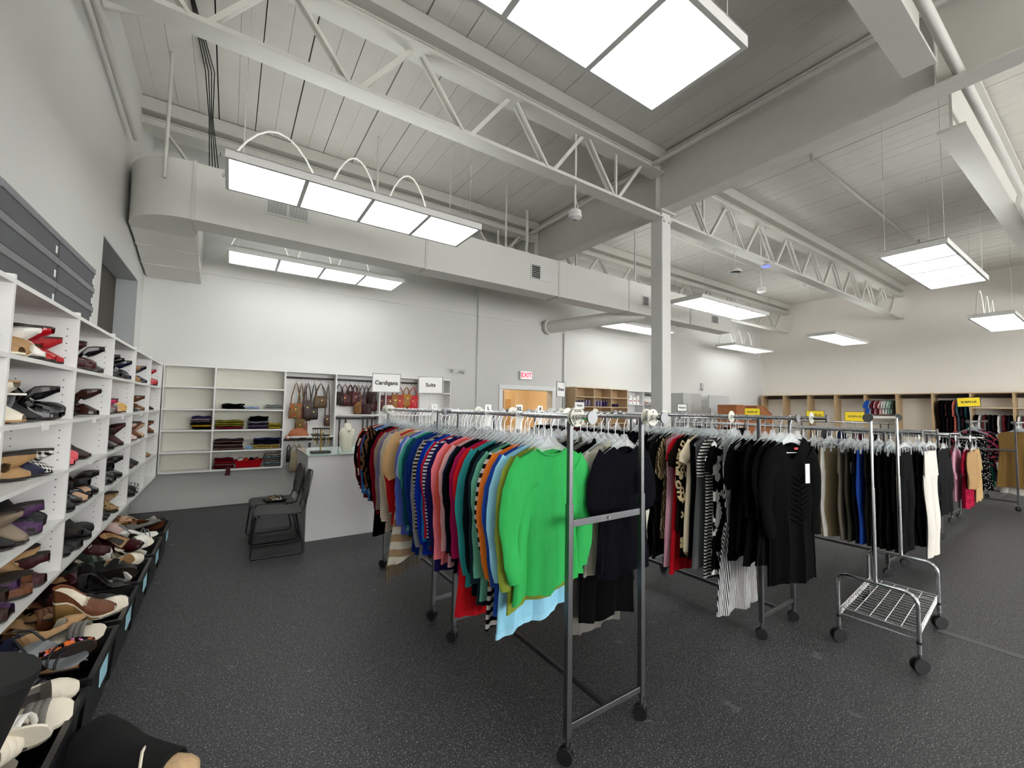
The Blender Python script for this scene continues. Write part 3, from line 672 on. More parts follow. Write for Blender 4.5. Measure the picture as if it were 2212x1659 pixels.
# ------------------------------------------------------------------ scarf and handbag shelves on the back wall
YS = 7.73; DD = YB-.015-YS
dv = [-.80, -.19, .74, 1.52, 2.28, 3.05, 3.69]
def shelf_unit(i, label, shelves, z0=.57, z1=2.14):
    a, b = dv[i], dv[i+1]; o = T('wall_shelf_unit', label, 'shelf unit', (a, YS, z0)); W = b-a
    box('side_panel', WHITE, o, 0, .011, 0, DD, 0, z1-z0); box('side_panel', WHITE, o, W-.011, W, 0, DD, 0, z1-z0)
    box('back_panel', M('cream back panel', '#deddd2', .6) if i < 2 else WHITE, o, .011, W-.011, DD-.008, DD, 0, z1-z0)
    for z in shelves: box('shelf', WHITE, o, .011, W-.011, 0, DD-.008, z-z0-.022, z-z0)
    return o
zs6 = [.592, .875, 1.19, 1.50, 1.83, 2.14]
shelf_unit(0, 'white wall shelf unit nearly empty beside the shoe shelves', zs6)
shelf_unit(1, 'white wall shelf unit full of folded scarves', zs6)
u = shelf_unit(2, 'white wall unit with tan handbags and belts above the chairs', [1.065, 2.14])
u2 = shelf_unit(3, 'white wall unit hung with dark red handbags', [1.43, 2.14])
u3 = shelf_unit(4, 'white wall unit behind the hanging cardigans sign with orange bags', [1.43, 2.14])
u4 = shelf_unit(5, 'white wall unit at the end behind the suits sign', [1.43, 1.87, 2.14])
ROD = M('dark rod', '#2a2523', .4)
for o_, i, zz_ in ((u, 2, (2.04, 1.0)), (u2, 3, (2.04, 1.36)), (u3, 4, (2.04,))):
    for z in zz_: MB().cyl((.011, .15, z-.57), (dv[i+1]-dv[i]-.011, .15, z-.57), .016, 10).build('rod', ROD, o_, smooth=True)

def cloth(name, label, cat, x, y, z, w, d, h, layers, mats, yaw=0, rnd=0):
    o = T(name, label, cat, (x, y, z), yaw); rr = random.Random(int(x*977+z*331)+rnd); lh = h/layers
    m = MB()
    for k in range(layers):
        m.cur = k % len(mats); R = []
        ww, dd = w*(1-rr.uniform(0, .12)), d*(1-rr.uniform(0, .1)); ox = rr.uniform(-.01, .01)
        for q in range(7):
            a = -1+2*q/6; ring = []
            for j in range(8):
                t = 2*PI*j/8
                ring.append((ox+a*ww/2*(1), math.cos(t)*dd/2*(1-.12*abs(a)**3), k*lh+lh*.5+math.sin(t)*lh*.62*(1-.25*abs(a)**4)+.006*math.sin(a*5+k*2)*(k+1)/layers + .006))
            R.append(ring)
        m.rings(R)
    me = m.build('folded_cloth', mats, o, smooth=True)
    return o
F = FAB
y_ = YS+.14
cloth('folded_scarf', 'black folded knit scarf on the second shelf from the top', 'scarf', .05, y_, 1.501, .30, .22, .075, 3, [F('#121212')])
cloth('folded_scarf', 'pale blue folded scarf beside the black knit one', 'scarf', .31, y_, 1.501, .2, .2, .035, 2, [F('#b9c8e8')])
cloth('folded_scarf', 'white and grey folded scarf at the end of its shelf', 'scarf', .60, y_, 1.501, .22, .22, .07, 4, [F('#e4e4e8'), F('#8f9094')])
cloth('folded_scarf', 'black scarf with pink and yellow folds in the nearly empty unit', 'scarf', -.34, y_, 1.191, .25, .24, .19, 6, [F('#16161a'), F('#d8a82a'), F('#1b1b20'), F('#56545a'), F('#b99aa6'), F('#3b3a66')])
cloth('folded_scarf', 'yellow and black plaid folded scarf', 'scarf', .02, y_, 1.191, .38, .24, .13, 4, [F('#7d1530'), F('#b3aa3c', 'check', '#3a3818', 50), F('#b3aa3c', 'check', '#3a3818', 50), F('#b3aa3c', 'check', '#3a3818', 50)])
cloth('folded_scarf', 'grey folded scarf under the black one', 'scarf', .40, y_, 1.191, .30, .24, .11, 4, [F('#3a2148'), F('#75777c', 'blotch', '#8d9096', 60)])
cloth('folded_scarf', 'black scarf heaped on top of the grey folded scarf', 'scarf', .40, y_, 1.313, .28, .2, .07, 2, [F('#17151b')])
cloth('folded_scarf', 'green and yellow patterned scarf beside the plaid shelf end', 'scarf', .62, y_, 1.191, .20, .22, .08, 3, [F('#c3a433'), F('#3f6040', 'blotch', '#b99a2e', 45)])
cloth('folded_scarf', 'dark grey and brown folded scarves beside the navy stack', 'scarf', .02, y_, .876, .40, .25, .16, 6, [F('#8a6f64'), F('#3a3438'), F('#9b7a68'), F('#28252a')])
cloth('folded_scarf', 'navy folded scarf on a yellow floral one', 'scarf', .52, y_, .876, .40, .25, .16, 5, [F('#d9bd6a', 'blotch', '#4a3420', 50), F('#d9bd6a', 'blotch', '#4a3420', 50), F('#181a3c'), F('#1d1b2a'), F('#23264e')])
cloth('folded_scarf', 'pale blue scarf end tucked in between the dark stacks', 'scarf', .29, y_-.05, .876, .12, .1, .05, 2, [F('#9dbbd8')])
cloth('folded_scarf', 'dark red folded scarf with fringe beside the red basket', 'scarf', -.03, y_, .593, .27, .25, .15, 4, [F('#5e0d18'), F('#7e4a4c'), F('#8d1420')])
m = MB()
for k in range(14): m.tube([(.0+.004*k, YS-.012, .63), (.002+.004*k, YS-.018, .56), (-.01+.005*k, YS-.015, .5)], .0025, 4)
tag(m.build('scarf_fringe', F('#5e3338')), 'brown fringe of a scarf hanging over the lowest shelf edge', 'scarf')
cloth('folded_scarf', 'grey and pale blue woven scarf crumpled beside the red basket', 'scarf', .61, y_, .593, .23, .25, .19, 6, [F('#6f6a70'), F('#9fc4cc', 'blotch', '#3c4048', 60), F('#a5988e')])
o = T('red_basket', 'red woven basket of rolled scarves on the lowest shelf', 'basket', (.29, y_, .593))
MB().rings([[(a*w, b*d, z) for a, b in ((-1, -1), (1, -1), (1, 1), (-1, 1))] for w, d, z in ((.16, .09, .012), (.15, .08, 0), (.19, .10, .115), (.18, .092, .115), (.15, .075, .012))], True, True, False).build('body', F('#b3101c', 'check', '#8a0a14', 50), o)
for k, (c, n_) in enumerate((('#d8d2ce', 'white'), ('#a83424', 'rust'), ('#1a1618', 'black'), ('#8a4034', 'brick red'))):
    o = T('rolled_scarf', f'{n_} rolled scarf poking out of the red basket', 'scarf', (.18+.075*k, y_, .66))
    MB().tube([(0, -.06, .045), (0, 0, .05), (0, .06, .045)], .034, 10).build('roll', F(c), o, smooth=True)

# ------------------------------------------------------------------ handbags
def handbag(label, x, z_top, strap, w, h, d, col, pat=None, yaw=0, group=None, flap=True, y=YS+.15):
    """hangs from a rod at height z_top; strap is its drop"""
    o = T('handbag', label, 'handbag', (x, y, z_top), yaw, group); mt = pat or leather(col, .45)
    MB().tube([(0, 0, -.065), (0, 0, -.035), (0, .018, -.012), (0, .018, .006), (0, .008, .02), (0, -.006, .020), (0, -.018, .008)], .0022, 5).build('hook', HOOKM, o, smooth=True)
    zb = -.06-strap
    R = []
    for k, (a, sx, sy) in enumerate(((0, .82, .35), (.12, .86, .8), (.45, .97, 1), (.8, 1, .95), (.97, .97, .6), (1, .85, .3))):
        z = zb - h*a; R.append([(w/2*sx*math.copysign(abs(math.cos(2*PI*j/16))**.55, math.cos(2*PI*j/16)), d/2*sy*math.copysign(abs(math.sin(2*PI*j/16))**.7, math.sin(2*PI*j/16)), z+.01*math.sin(j*1.3+x*7)*a) for j in range(16)])
    MB().rings(R).build('body', mt, o, smooth=True)
    for s in (-1, 1):
        MB().tube([(w*.36, s*d*.28, zb-.03), (w*.30, s*d*.25, zb+strap*.35), (w*.10, s*.006, zb+strap*.85), (0, s*.002, zb+strap), (-w*.10, s*.006, zb+strap*.85), (-w*.30, s*d*.25, zb+strap*.35), (-w*.36, s*d*.28, zb-.03)], .007, 6).build('strap', mt, o, smooth=True)
    if flap:
        MB().rings([[(-w*.44, -d*.30-.004, zb+.002), (w*.44, -d*.30-.004, zb+.002), (w*.44, -d*.22, zb+.004), (-w*.44, -d*.22, zb+.004)], [(-w*.46, -d*.55, zb-h*.22), (w*.46, -d*.55, zb-h*.22), (w*.46, -d*.50, zb-h*.22), (-w*.46, -d*.50, zb-h*.22)], [(-w*.30, -d*.58, zb-h*.42), (w*.30, -d*.58, zb-h*.42), (w*.30, -d*.53, zb-h*.42), (-w*.30, -d*.53, zb-h*.42)]]).build('flap', mt, o)
        MB().cyl((0, -d*.56, zb-h*.36), (0, -d*.62, zb-h*.36), .009, 8).build('clasp', M('brass', '#c9a24a', .25, 1), o)
    return o
B2 = 2.02
handbag('floral patchwork fabric bag hung by a red patterned strap', .92, B2, .36, .20, .24, .07, TN, F('#8a7a52', 'blotch', '#b5452f', 40, '#3a4630'))
handbag('small brown suede pouch hanging below the floral bag', 1.00, B2, .62, .16, .26, .06, '#6f5a42', F('#75603f'))
handbag('dark brown leather satchel on long straps', 1.10, B2, .30, .15, .34, .07, DB)
handbag('chestnut shoulder bag hanging low on a thin strap', 1.06, B2, .70, .12, .24, .05, '#6a2a16')
handbag('black fan shaped evening bag', 1.20, B2, .42, .15, .2, .05, '#17120f')
handbag('olive brown barrel bag tilted on its strap', 1.30, B2, .22, .24, .2, .09, '#5e4a34', yaw=.3)
handbag('long brown crossbody strap bag beside the barrel bag', 1.42, B2, .55, .10, .18, .05, '#4a2a1c')
for k, (x, n_, c, st, w, h) in enumerate(((1.60, 'dark brown slouchy', '#2a1712', .14, .18, .22), (1.70, 'rust red', '#5c150e', .16, .18, .22), (1.79, 'mahogany', '#3c1512', .12, .16, .26), (1.87, 'wine', '#541a22', .14, .15, .22), (1.93, 'tan brown', '#7d5428', .30, .14, .22), (2.00, 'plum', '#3a1626', .20, .16, .2), (2.07, 'bordeaux', '#32080e', .34, .20, .2), (2.16, 'chocolate', '#2e1812', .12, .18, .24), (2.23, 'oxblood', '#420c12', .28, .2, .18))):
    handbag(f'{n_} leather handbag in the unit of dark red bags', x, B2, st, w, h, .08, c, yaw=random.uniform(-.5, .5))
for k, (x, n_, c, st, w, h) in enumerate(((2.36, 'dark wine', '#4a1216', .18, .16, .26), (2.50, 'brick', '#7a2c16', .18, .18, .28), (2.60, 'ochre', '#9a6420', .16, .13, .28), (2.70, 'orange red', '#b5301a', .16, .17, .30), (2.83, 'golden tan', '#b07a30', .14, .19, .24), (2.96, 'bright red', '#c81020', .16, .22, .3))):
    handbag(f'{n_} handbag below the hanging cardigans sign', x, B2, st, w, h, .09, c, yaw=random.uniform(-.4, .4))
for k, (x, n_, c, st, w, h) in enumerate(((.85, 'black', '#131214', .08, .07, .2), (.93, 'canvas cream', '#a89c80', .10, .14, .34), (1.00, 'tan woven', '#8a6238', .14, .12, .32), (1.36, 'sand', '#8d7d66', .10, .14, .3))):
    handbag(f'{n_} bag hanging under the lower shelf behind the chairs', x, .98, st, w, h, .05, c, flap=False)
o = T('brown_purse', 'orange brown half round purse lying on the shelf above the chairs', 'purse', (.98, YS+.12, 1.066))
MB().rings([[(.15*math.cos(PI*k/10)*s, y, .002+.13*math.sin(PI*k/10)*s) for k in range(11)] for y, s in ((-.045, .85), (-.035, 1), (.035, 1), (.045, .85))]).build('body', leather('#a55a2c', .5), o, smooth=True)
MB().tube([(-.13, -.04, .02), (-.18, -.08, .015), (-.2, -.13, .005), (-.17, -.15, -.05), (-.14, -.135, -.03), (-.11, -.06, .03)], .008, 6).build('strap', leather('#a55a2c', .5), o, smooth=True)
cloth('folded_belt', 'coiled brown belt beside the half round purse', 'belt', 1.27, YS+.1, 1.066, .2, .12, .03, 2, [leather('#4a3020', .5)])
handbag('navy and brown soft bag resting behind the suits sign', 3.32, 2.13, .0, .34, .16, .14, '#1a2038', flap=False)
for k, x in enumerate((1.62, 1.72, 2.02, 2.1, 2.18)):
    o = T('hanging_belt', f'black belt, {ORD[k]} along the lower rod beside the necklace bust', 'belt', (x, YS+.15, 1.345))
    MB().tube([(0, 0, .03), (.005, -.02, -.02), (.0, -.02, -.35), (.01, -.02, -.62 - .05*(k % 3))], .014, 6, flat=.3).build('strap', leather('#161414', .5), o, smooth=True)
    MB().tube([(-.02, -.02, -.03), (.02, -.02, -.03), (.02, -.02, -.08), (-.02, -.02, -.08), (-.02, -.02, -.03)], .003, 5).build('buckle', HOOKM, o)
o = T('hanging_belt', 'long black belt hanging behind the chairs', 'belt', (1.16, YS+.15, .98)); MB().tube([(0, 0, .03), (.0, -.02, -.02), (.0, -.02, -.45)], .016, 6, flat=.3).build('strap', leather('#161414', .5), o, smooth=True); MB().box(-.02, .02, -.03, -.024, -.03, .0).build('buckle', HOOKM, o)

# ------------------------------------------------------------------ jewellery counter
o = T('jewellery_counter', 'white jewellery counter with a glass top', 'counter', (.80, 5.46, 0))
CW, CD = 1.9, .95
box('body', M('white melamine', '#e8e9ea', .4), o, 0, CW, .012, CD, .0, .985, bevel=.003)
box('front_panel', M('white melamine', '#e8e9ea', .4), o, .0, CW, 0, .011, .0, .985); box('side_panel', M('grey melamine', '#d2d3d4', .4), o, -.004, -.0005, .012, CD, 0, .985)
box('glass_top', M('pale green glass', '#b9cfca', .05, spec=.9), o, -.012, CW+.01, -.015, CD+.01, .986, 1.0, bevel=.002)
o = T('necklace_bust', 'cream necklace bust standing on the counter', 'display bust', (1.28, 5.72, 1.001), .15)
R = []
for z, w, d in ((0, .060, .05), (.02, .065, .052), (.10, .080, .06), (.20, .098, .062), (.255, .100, .055), (.285, .085, .045), (.305, .045, .035), (.35, .040, .034), (.362, .030, .026), (.365, .01, .01)):
    R.append([(w*math.copysign(abs(math.cos(2*PI*j/20))**.8, math.cos(2*PI*j/20)), d*math.sin(2*PI*j/20)*(1.0 if math.sin(2*PI*j/20) < 0 else .7), z) for j in range(20)])
MB().rings(R).build('bust', M('cream velvet', '#e6e2d2', .8), o, smooth=True)
MB().tube([(.045*math.cos(a), -.036*1.05+.0*a-.03*max(0, math.sin(a))-.002, .315-.055*max(0, math.sin(a))) for a in [PI*k/10 for k in range(11)]], .002, 5).build('necklace', SILVER, o); MB().lathe([(.002, -.012), (.014, 0), (.002, .012)], (0, -.062, .262), 8).build('pendant', SILVER, o)
o = T('bracelet_stand', 'gold T-bar stand of bracelets on a black base', 'jewellery stand', (.96, 5.66, 1.001))
box('base', BLACKM, o, -.11, .11, -.07, .07, 0, .022, bevel=.003)
BR_ = M('brass', '#c9a24a', .25, 1)
MB().cyl((0, 0, .022), (0, 0, .31), .009, 10).build('stem', M('old gold', '#b29a58', .3, 1), o, smooth=True)
for z in (.30, .215): MB().cyl((-.10, 0, z), (.10, 0, z), .011, 10).build('arm', BLACKM, o, smooth=True)
for z in (.30, .215):
    for k in range(8):
        x = -.092+.026*k; r = .026+.008*((k*7) % 3)
        MB().tube([(x, r*.8*math.sin(2*PI*j/14), z-.012-r*1.15+r*1.3*math.cos(2*PI*j/14)) for j in range(15)], .0028, 5, False).build('bracelet', (HOOKM, BR_, BLACKM)[k % 3], o)
for k, (x, w, lb) in enumerate(((1.52, .16, 'beside the necklace bust'), (1.74, .2, 'further along the counter'))):
    o = T('jewellery_tray', f'low black jewellery tray {lb}', 'tray', (x, 5.70, 1.001)); box('base', BLACKM, o, -w/2, w/2, -.1, .1, 0, .012); 
    m = MB(); m.box(-w/2, w/2, -.1, -.094, .012, .03).box(-w/2, w/2, .094, .1, .012, .03).box(-w/2, -w/2+.006, -.094, .094, .012, .03).box(w/2-.006, w/2, -.094, .094, .012, .03); m.build('rim', BLACKM, o)
    MB().tube([(.04*math.cos(2*PI*j/12), .05*math.sin(2*PI*j/12), .016) for j in range(13)], .003, 5, False).build('necklace', HOOKM, o)

# ------------------------------------------------------------------ chairs
CHM = M('black chair shell', '#3a3b3d', .45)
def chair(label, loc, rz):
    """front towards -x"""
    o = T('stacking_chair', label, 'chair', loc, rz)
    R = []
    for x, z in ((-.235, .395), (-.23, .425), (-.20, .443), (-.05, .440), (.12, .432), (.20, .436), (.215, .44)):
        w = .225*(1-.08*abs(x)/.23); R.append([(x, -w, z-.006), (x, -w*.5, z-.012), (x, w*.5, z-.012), (x, w, z-.006), (x, w, z+.006), (x, w*.5, z), (x, -w*.5, z), (x, -w, z+.006)])
    MB().rings(R).build('seat', CHM, o, smooth=True)
    R = []
    for z, x, w in ((.50, .235, .12), (.54, .24, .19), (.60, .25, .225), (.70, .265, .23), (.78, .28, .225), (.83, .288, .19), (.85, .292, .12)):
        R.append([(x+.035*0, -w, z), (x+.02, -w*.5, z), (x+.02, w*.5, z), (x, w, z), (x+.012, w, z), (x+.034, w*.5, z), (x+.034, -w*.5, z), (x+.012, -w, z)])
    MB().rings(R).build('backrest', CHM, o, smooth=True)
    for s in (-1, 1):
        y = .215*s
        MB().tube([(-.20, y*.95, .42), (-.215, y, .36), (-.245, y*1.05, .03), (-.235, y*1.05, .009), (-.19, y*1.05, .009), (.20, y*1.05, .009), (.235, y*1.05, .02), (.24, y*1.04, .06), (.17, y, .40), (.17, y*.95, .425)], .009, 8).build('sled_leg', BLACKM, o, smooth=True)
        MB().tube([(.10, y*.9, .42), (.22, y*.92, .43), (.25, y*.9, .52), (.262, y*.82, .62)], .009, 8).build('back_support', BLACKM, o, smooth=True)
    MB().cyl((.12, -.21, .405), (.12, .21, .405), .008, 8).build('crossbar', BLACKM, o, smooth=True); MB().cyl((-.18, -.21, .41), (-.18, .21, .41), .008, 8).build('crossbar', BLACKM, o, smooth=True)
    return o
chair('black stacking chair with an empty seat in front of the counter side', (.50, 5.30, 0), -.05)
chair('black stacking chair with a jewellery tray on its seat', (.49, 5.86, 0), .04)
o = T('necklace_tray', 'dark tray of tangled necklaces on the chair seat', 'tray', (.50, 5.80, .447), .1)
MB().rings([[(a*w, b*d, z) for a, b in ((-1, -1), (1, -1), (1, 1), (-1, 1))] for w, d, z in ((.10, .14, .006), (.09, .13, 0), (.11, .15, .025), (.105, .145, .025), (.09, .13, .008))], True, True, False).build('base', BLACKM, o)
for k in range(5):
    MB().tube([(.02*math.cos(k)+.05*math.cos(2*PI*j/14), .03*math.sin(k*2)+.07*math.sin(2*PI*j/14), .014+.006*k+.008*math.sin(j*2+k)) for j in range(15)], .004, 5, False).build('necklace', (PAPER, BR_, HOOKM, BR_, BLACKM)[k], o)

# ------------------------------------------------------------------ clothes racks
def caster(o, x, y, mat=RUBBER, yaw=.6, r=.036):
    c = MB().cyl((x, y, .07), (x, y, .115), .010, 8).bar((x+.012, y, .085), (x-.004, y, .035), .034, .012, (1, 0, 0)).build('caster', STEELBAR if mat is RUBBER else CHROME, o)
    dx, dy = math.cos(yaw)*.014, math.sin(yaw)*.014
    w = MB()
    for s in (-1, 1): w.cyl((x-.008+s*dx*.5, y+s*dy*.5, r), (x-.008+s*dx*1.5, y+s*dy*1.5, r), r, 16)
    w.build('wheel', mat, c, smooth=True)
def rack(label, x1, x2, y0, y1, z, axis='y', near=.14, far=.14, cross=1.06):
    """double-rail rolling rack; rails along y (or turned to run along x)"""
    o = T('clothes_rack', label, 'clothes rack', ((x1+x2)/2, y0, 0), 0 if axis == 'y' else -PI/2)
    h = (x2-x1)/2; L = y1-y0
    for y in (0, L):
        for s in (-1, 1):
            x = s*h
            MB().box(x-.0115, x+.0115, y-.0115, y+.0115, .55, z-.01).box(x-.0145, x+.0145, y-.0145, y+.0145, .11, z*.74).build('post', STEELBAR, o, bevel=.003)
            caster(o, x, y)
        c = MB().box(-h+.0145, h-.0145, y-.006, y+.006, z*cross/1.56-.017, z*cross/1.56+.017).build('crossbar', STEELBAR, o, bevel=.002)
        MB().cyl((0, y-.014, z*cross/1.56), (0, y+.014, z*cross/1.56), .007, 8).build('screw', CHROME, c)
        MB().box(-h+.0145, h-.0145, y-.008, y+.008, .135, .165).build('crossbar', STEELBAR, o, bevel=.002)
    MB().box(-.012, .012, .008, L-.008, .138, .162).build('base_bar', STEELBAR, o, bevel=.003)
    for s in (-1, 1):
        MB().cyl((s*h, -near, z), (s*h, L+far, z), .0125, 14).build('rail', CHROME, o, smooth=True)
        for y in (-near-.004, L+far+.004): MB().cyl((s*h, y-.004, z), (s*h, y+.004, z), .030, 18).build('end_cap', STEELBAR, o, smooth=True)
    return o
RZ = 1.562
rack('chrome rack of cardigans and suits with its end frame towards the aisle', 1.345, 1.855, 1.505, 2.67, RZ)
rack('chrome rack of cardigans and suits standing beside the jewellery counter', 1.345, 1.855, 3.02, 4.24, RZ, near=.12)
rack('chrome rack of black dresses with the long striped gown', 3.21, 3.70, 1.55, 2.72, RZ, near=.25)
rack('chrome rack of dark dresses behind the striped gown rack', 3.21, 3.70, 3.05, 4.25, RZ, near=.12)
EZ = 1.43
rack('chrome rack of pants behind the empty cart', 5.51, 6.05, 1.45, 2.65, EZ, near=.28)
rack('chrome rack of pants standing behind the other pants rack', 5.51, 6.05, 2.95, 3.70, EZ, near=.12)
rack('chrome rack of grey jackets past the pants rack', 7.30, 7.80, 1.50, 2.7, 1.36, near=.2)
FZ = 1.27
rack('low chrome rack of red and pink velvet dresses', 9.05, 9.55, 1.62, 2.8, FZ, near=.28)
rack('low chrome rack of surplus clothes near the wall closets', 11.6, 12.1, 3.1, 4.6, 1.40)
rack('chrome rack of surplus clothes under the yellow signs', 8.4, 8.9, 4.3, 5.6, 1.45)
GZ = 1.50
rack('chrome rack of floral clothes and brown dresses by the wall closets', 1.2-.0, 1.73, 0, 1.3, GZ, near=.16)  # replaced below
grk = [x for x in COL.objects if x.get('label', '').startswith('chrome rack of floral')][0]
grk.location = (11.2, 1.465, 0); grk.rotation_euler = (0, 0, -PI/2)

# size discs and tags on rails
def disc(x, y, z, label, words, r=.044, mat=DISC):
    o = T('size_divider', label, 'size divider', (x, y, z), 0)
    R = []
    n = 24; m = MB()
    vs = [(rr_*math.cos(2*PI*j/n), s, rr_*math.sin(2*PI*j/n)) for s in (-.0015, .0015) for rr_ in (.0135, r) for j in range(n)]
    fs = []
    for j in range(n):
        k = (j+1) % n
        fs += [(j, k, n+k, n+j), (2*n+k, 2*n+j, 3*n+j, 3*n+k), (n+j, n+k, 3*n+k, 3*n+j), (k, j, 2*n+j, 2*n+k)]
    m.add(vs, fs); m.build('disc', mat, o)
    for i, a in enumerate((0, 120, 240)):
        if words: text(words, .019, INK, o, (.029*math.sin(math.radians(a)), -.0022, .029*math.cos(math.radians(a))), (PI/2, math.radians(a), 0), ext=.0003, bold=.0004)
    return o
disc(1.345, 1.455, RZ, 'round size divider reading XXXL at the cardigan rail end', 'XXXL'); disc(1.345, 1.475, RZ, 'round size divider reading XXL behind the XXXL one', 'XXL')
disc(1.855, 1.50-.03, RZ, 'round size divider reading 2 at the suit rail end', '2'); disc(1.855, 1.46-.03, RZ, 'round size divider reading 4 beside the one reading 2', '4')
for k, y in enumerate((4.20, 4.26, 4.32)): disc(1.345, y, RZ, f'blank round divider, {ORD[k]} at the counter end of the cardigan rail', '')
for k, y in enumerate((2.1, 2.75, 3.3)): disc(1.855, y, RZ, f'blank round divider, {ORD[k]} along the suit rail', '')
for k, y in enumerate((3.2, 3.5, 3.75, 3.95, 4.2)): disc(3.21, y, RZ, f'round divider, {ORD[k]} along the dark dress rail behind', '8')
for k, y in enumerate((1.75, 2.35)): disc(3.21, y, RZ, f'round divider, {ORD[k]} along the striped gown rail', '')
disc(3.70, 1.40, RZ, 'clear round divider capping the black dress rail', '')
for k, y in enumerate((1.40, 1.55, 1.72, 1.95)): disc(9.05, y, FZ, f'white round divider, {ORD[k]} along the velvet dress rail', '', .05, PAPER)
def hangtag(x, y, z, label, s, mat=INK, h=.135, w=.045):
    o = T('size_tag', label, 'size tag', (x, y, z))
    MB().box(-w/2, w/2, -.001, .001, -h+.055, .055).build('card', PAPER, o, bevel=.006)
    text(s, .03, mat, o, (0, -.0025, .032), (PI/2, 0, 0), bold=.001)
GRN = M('green ink', '#2f8f4f', .6)
hangtag(1.345, 3.10, RZ, 'white rail tag with a green dot', '\u2022', GRN); hangtag(1.345, 2.27, RZ, 'white rail tag reading L', 'L'); hangtag(1.345, 1.93, RZ, 'white rail tag reading XL', 'XL'); hangtag(1.855, 2.40, RZ, 'white rail tag reading 8', '8')

# hangers
hp = T('clothes_hanger', 'proto', 'hanger', (0, 0, -50))
def hook_pts(x=0): return [(0, 0, -.105), (0, 0, -.06), (.004, 0, -.04), (.016, 0, -.022), (.0175, 0, -.004), (.013, 0, .010), (0, 0, .0175), (-.013, 0, .011), (-.0175, 0, -.003)]
MB().tube(hook_pts(), .0019, 6).build('hook', HOOKM, hp, smooth=True)
prof = [(-.205, -.232), (-.20, -.219), (-.12, -.178), (-.04, -.132), (-.016, -.10), (.016, -.10), (.04, -.132), (.12, -.178), (.20, -.219), (.205, -.232), (.10, -.196), (.05, -.172), (0, -.164), (-.05, -.172), (-.10, -.196)]
MB().prism(prof, -.007, .007).build('shoulder_bar', CLEAR, hp)
MB().bar((-.195, 0, -.236), (.195, 0, -.236), .006, .007).build('lower_bar', CLEAR, hp)
proto(hp)
hc = T('clip_hanger', 'proto clip', 'hanger', (0, 0, -50))
MB().tube(hook_pts(), .0019, 6).build('hook', HOOKM, hc, smooth=True)
MB().prism([(-.17, -.165), (-.165, -.150), (-.05, -.118), (-.016, -.10), (.016, -.10), (.05, -.118), (.165, -.150), (.17, -.165), (.05, -.142), (-.05, -.142)], -.007, .007).build('arm', CLEAR, hc)
for s in (-1, 1): MB().box(s*.15-.014, s*.15+.014, -.012, .012, -.225, -.150).build('clip', CLEAR, hc)
proto(hc)
USED.clear() if False else None
def hang(x, y, z, rot, label, clip=False, group=None):
    return copy_tree(hc if clip else hp, (x, y, z), rot, ' '.join(label.split()[:16]), 'hanger', group)

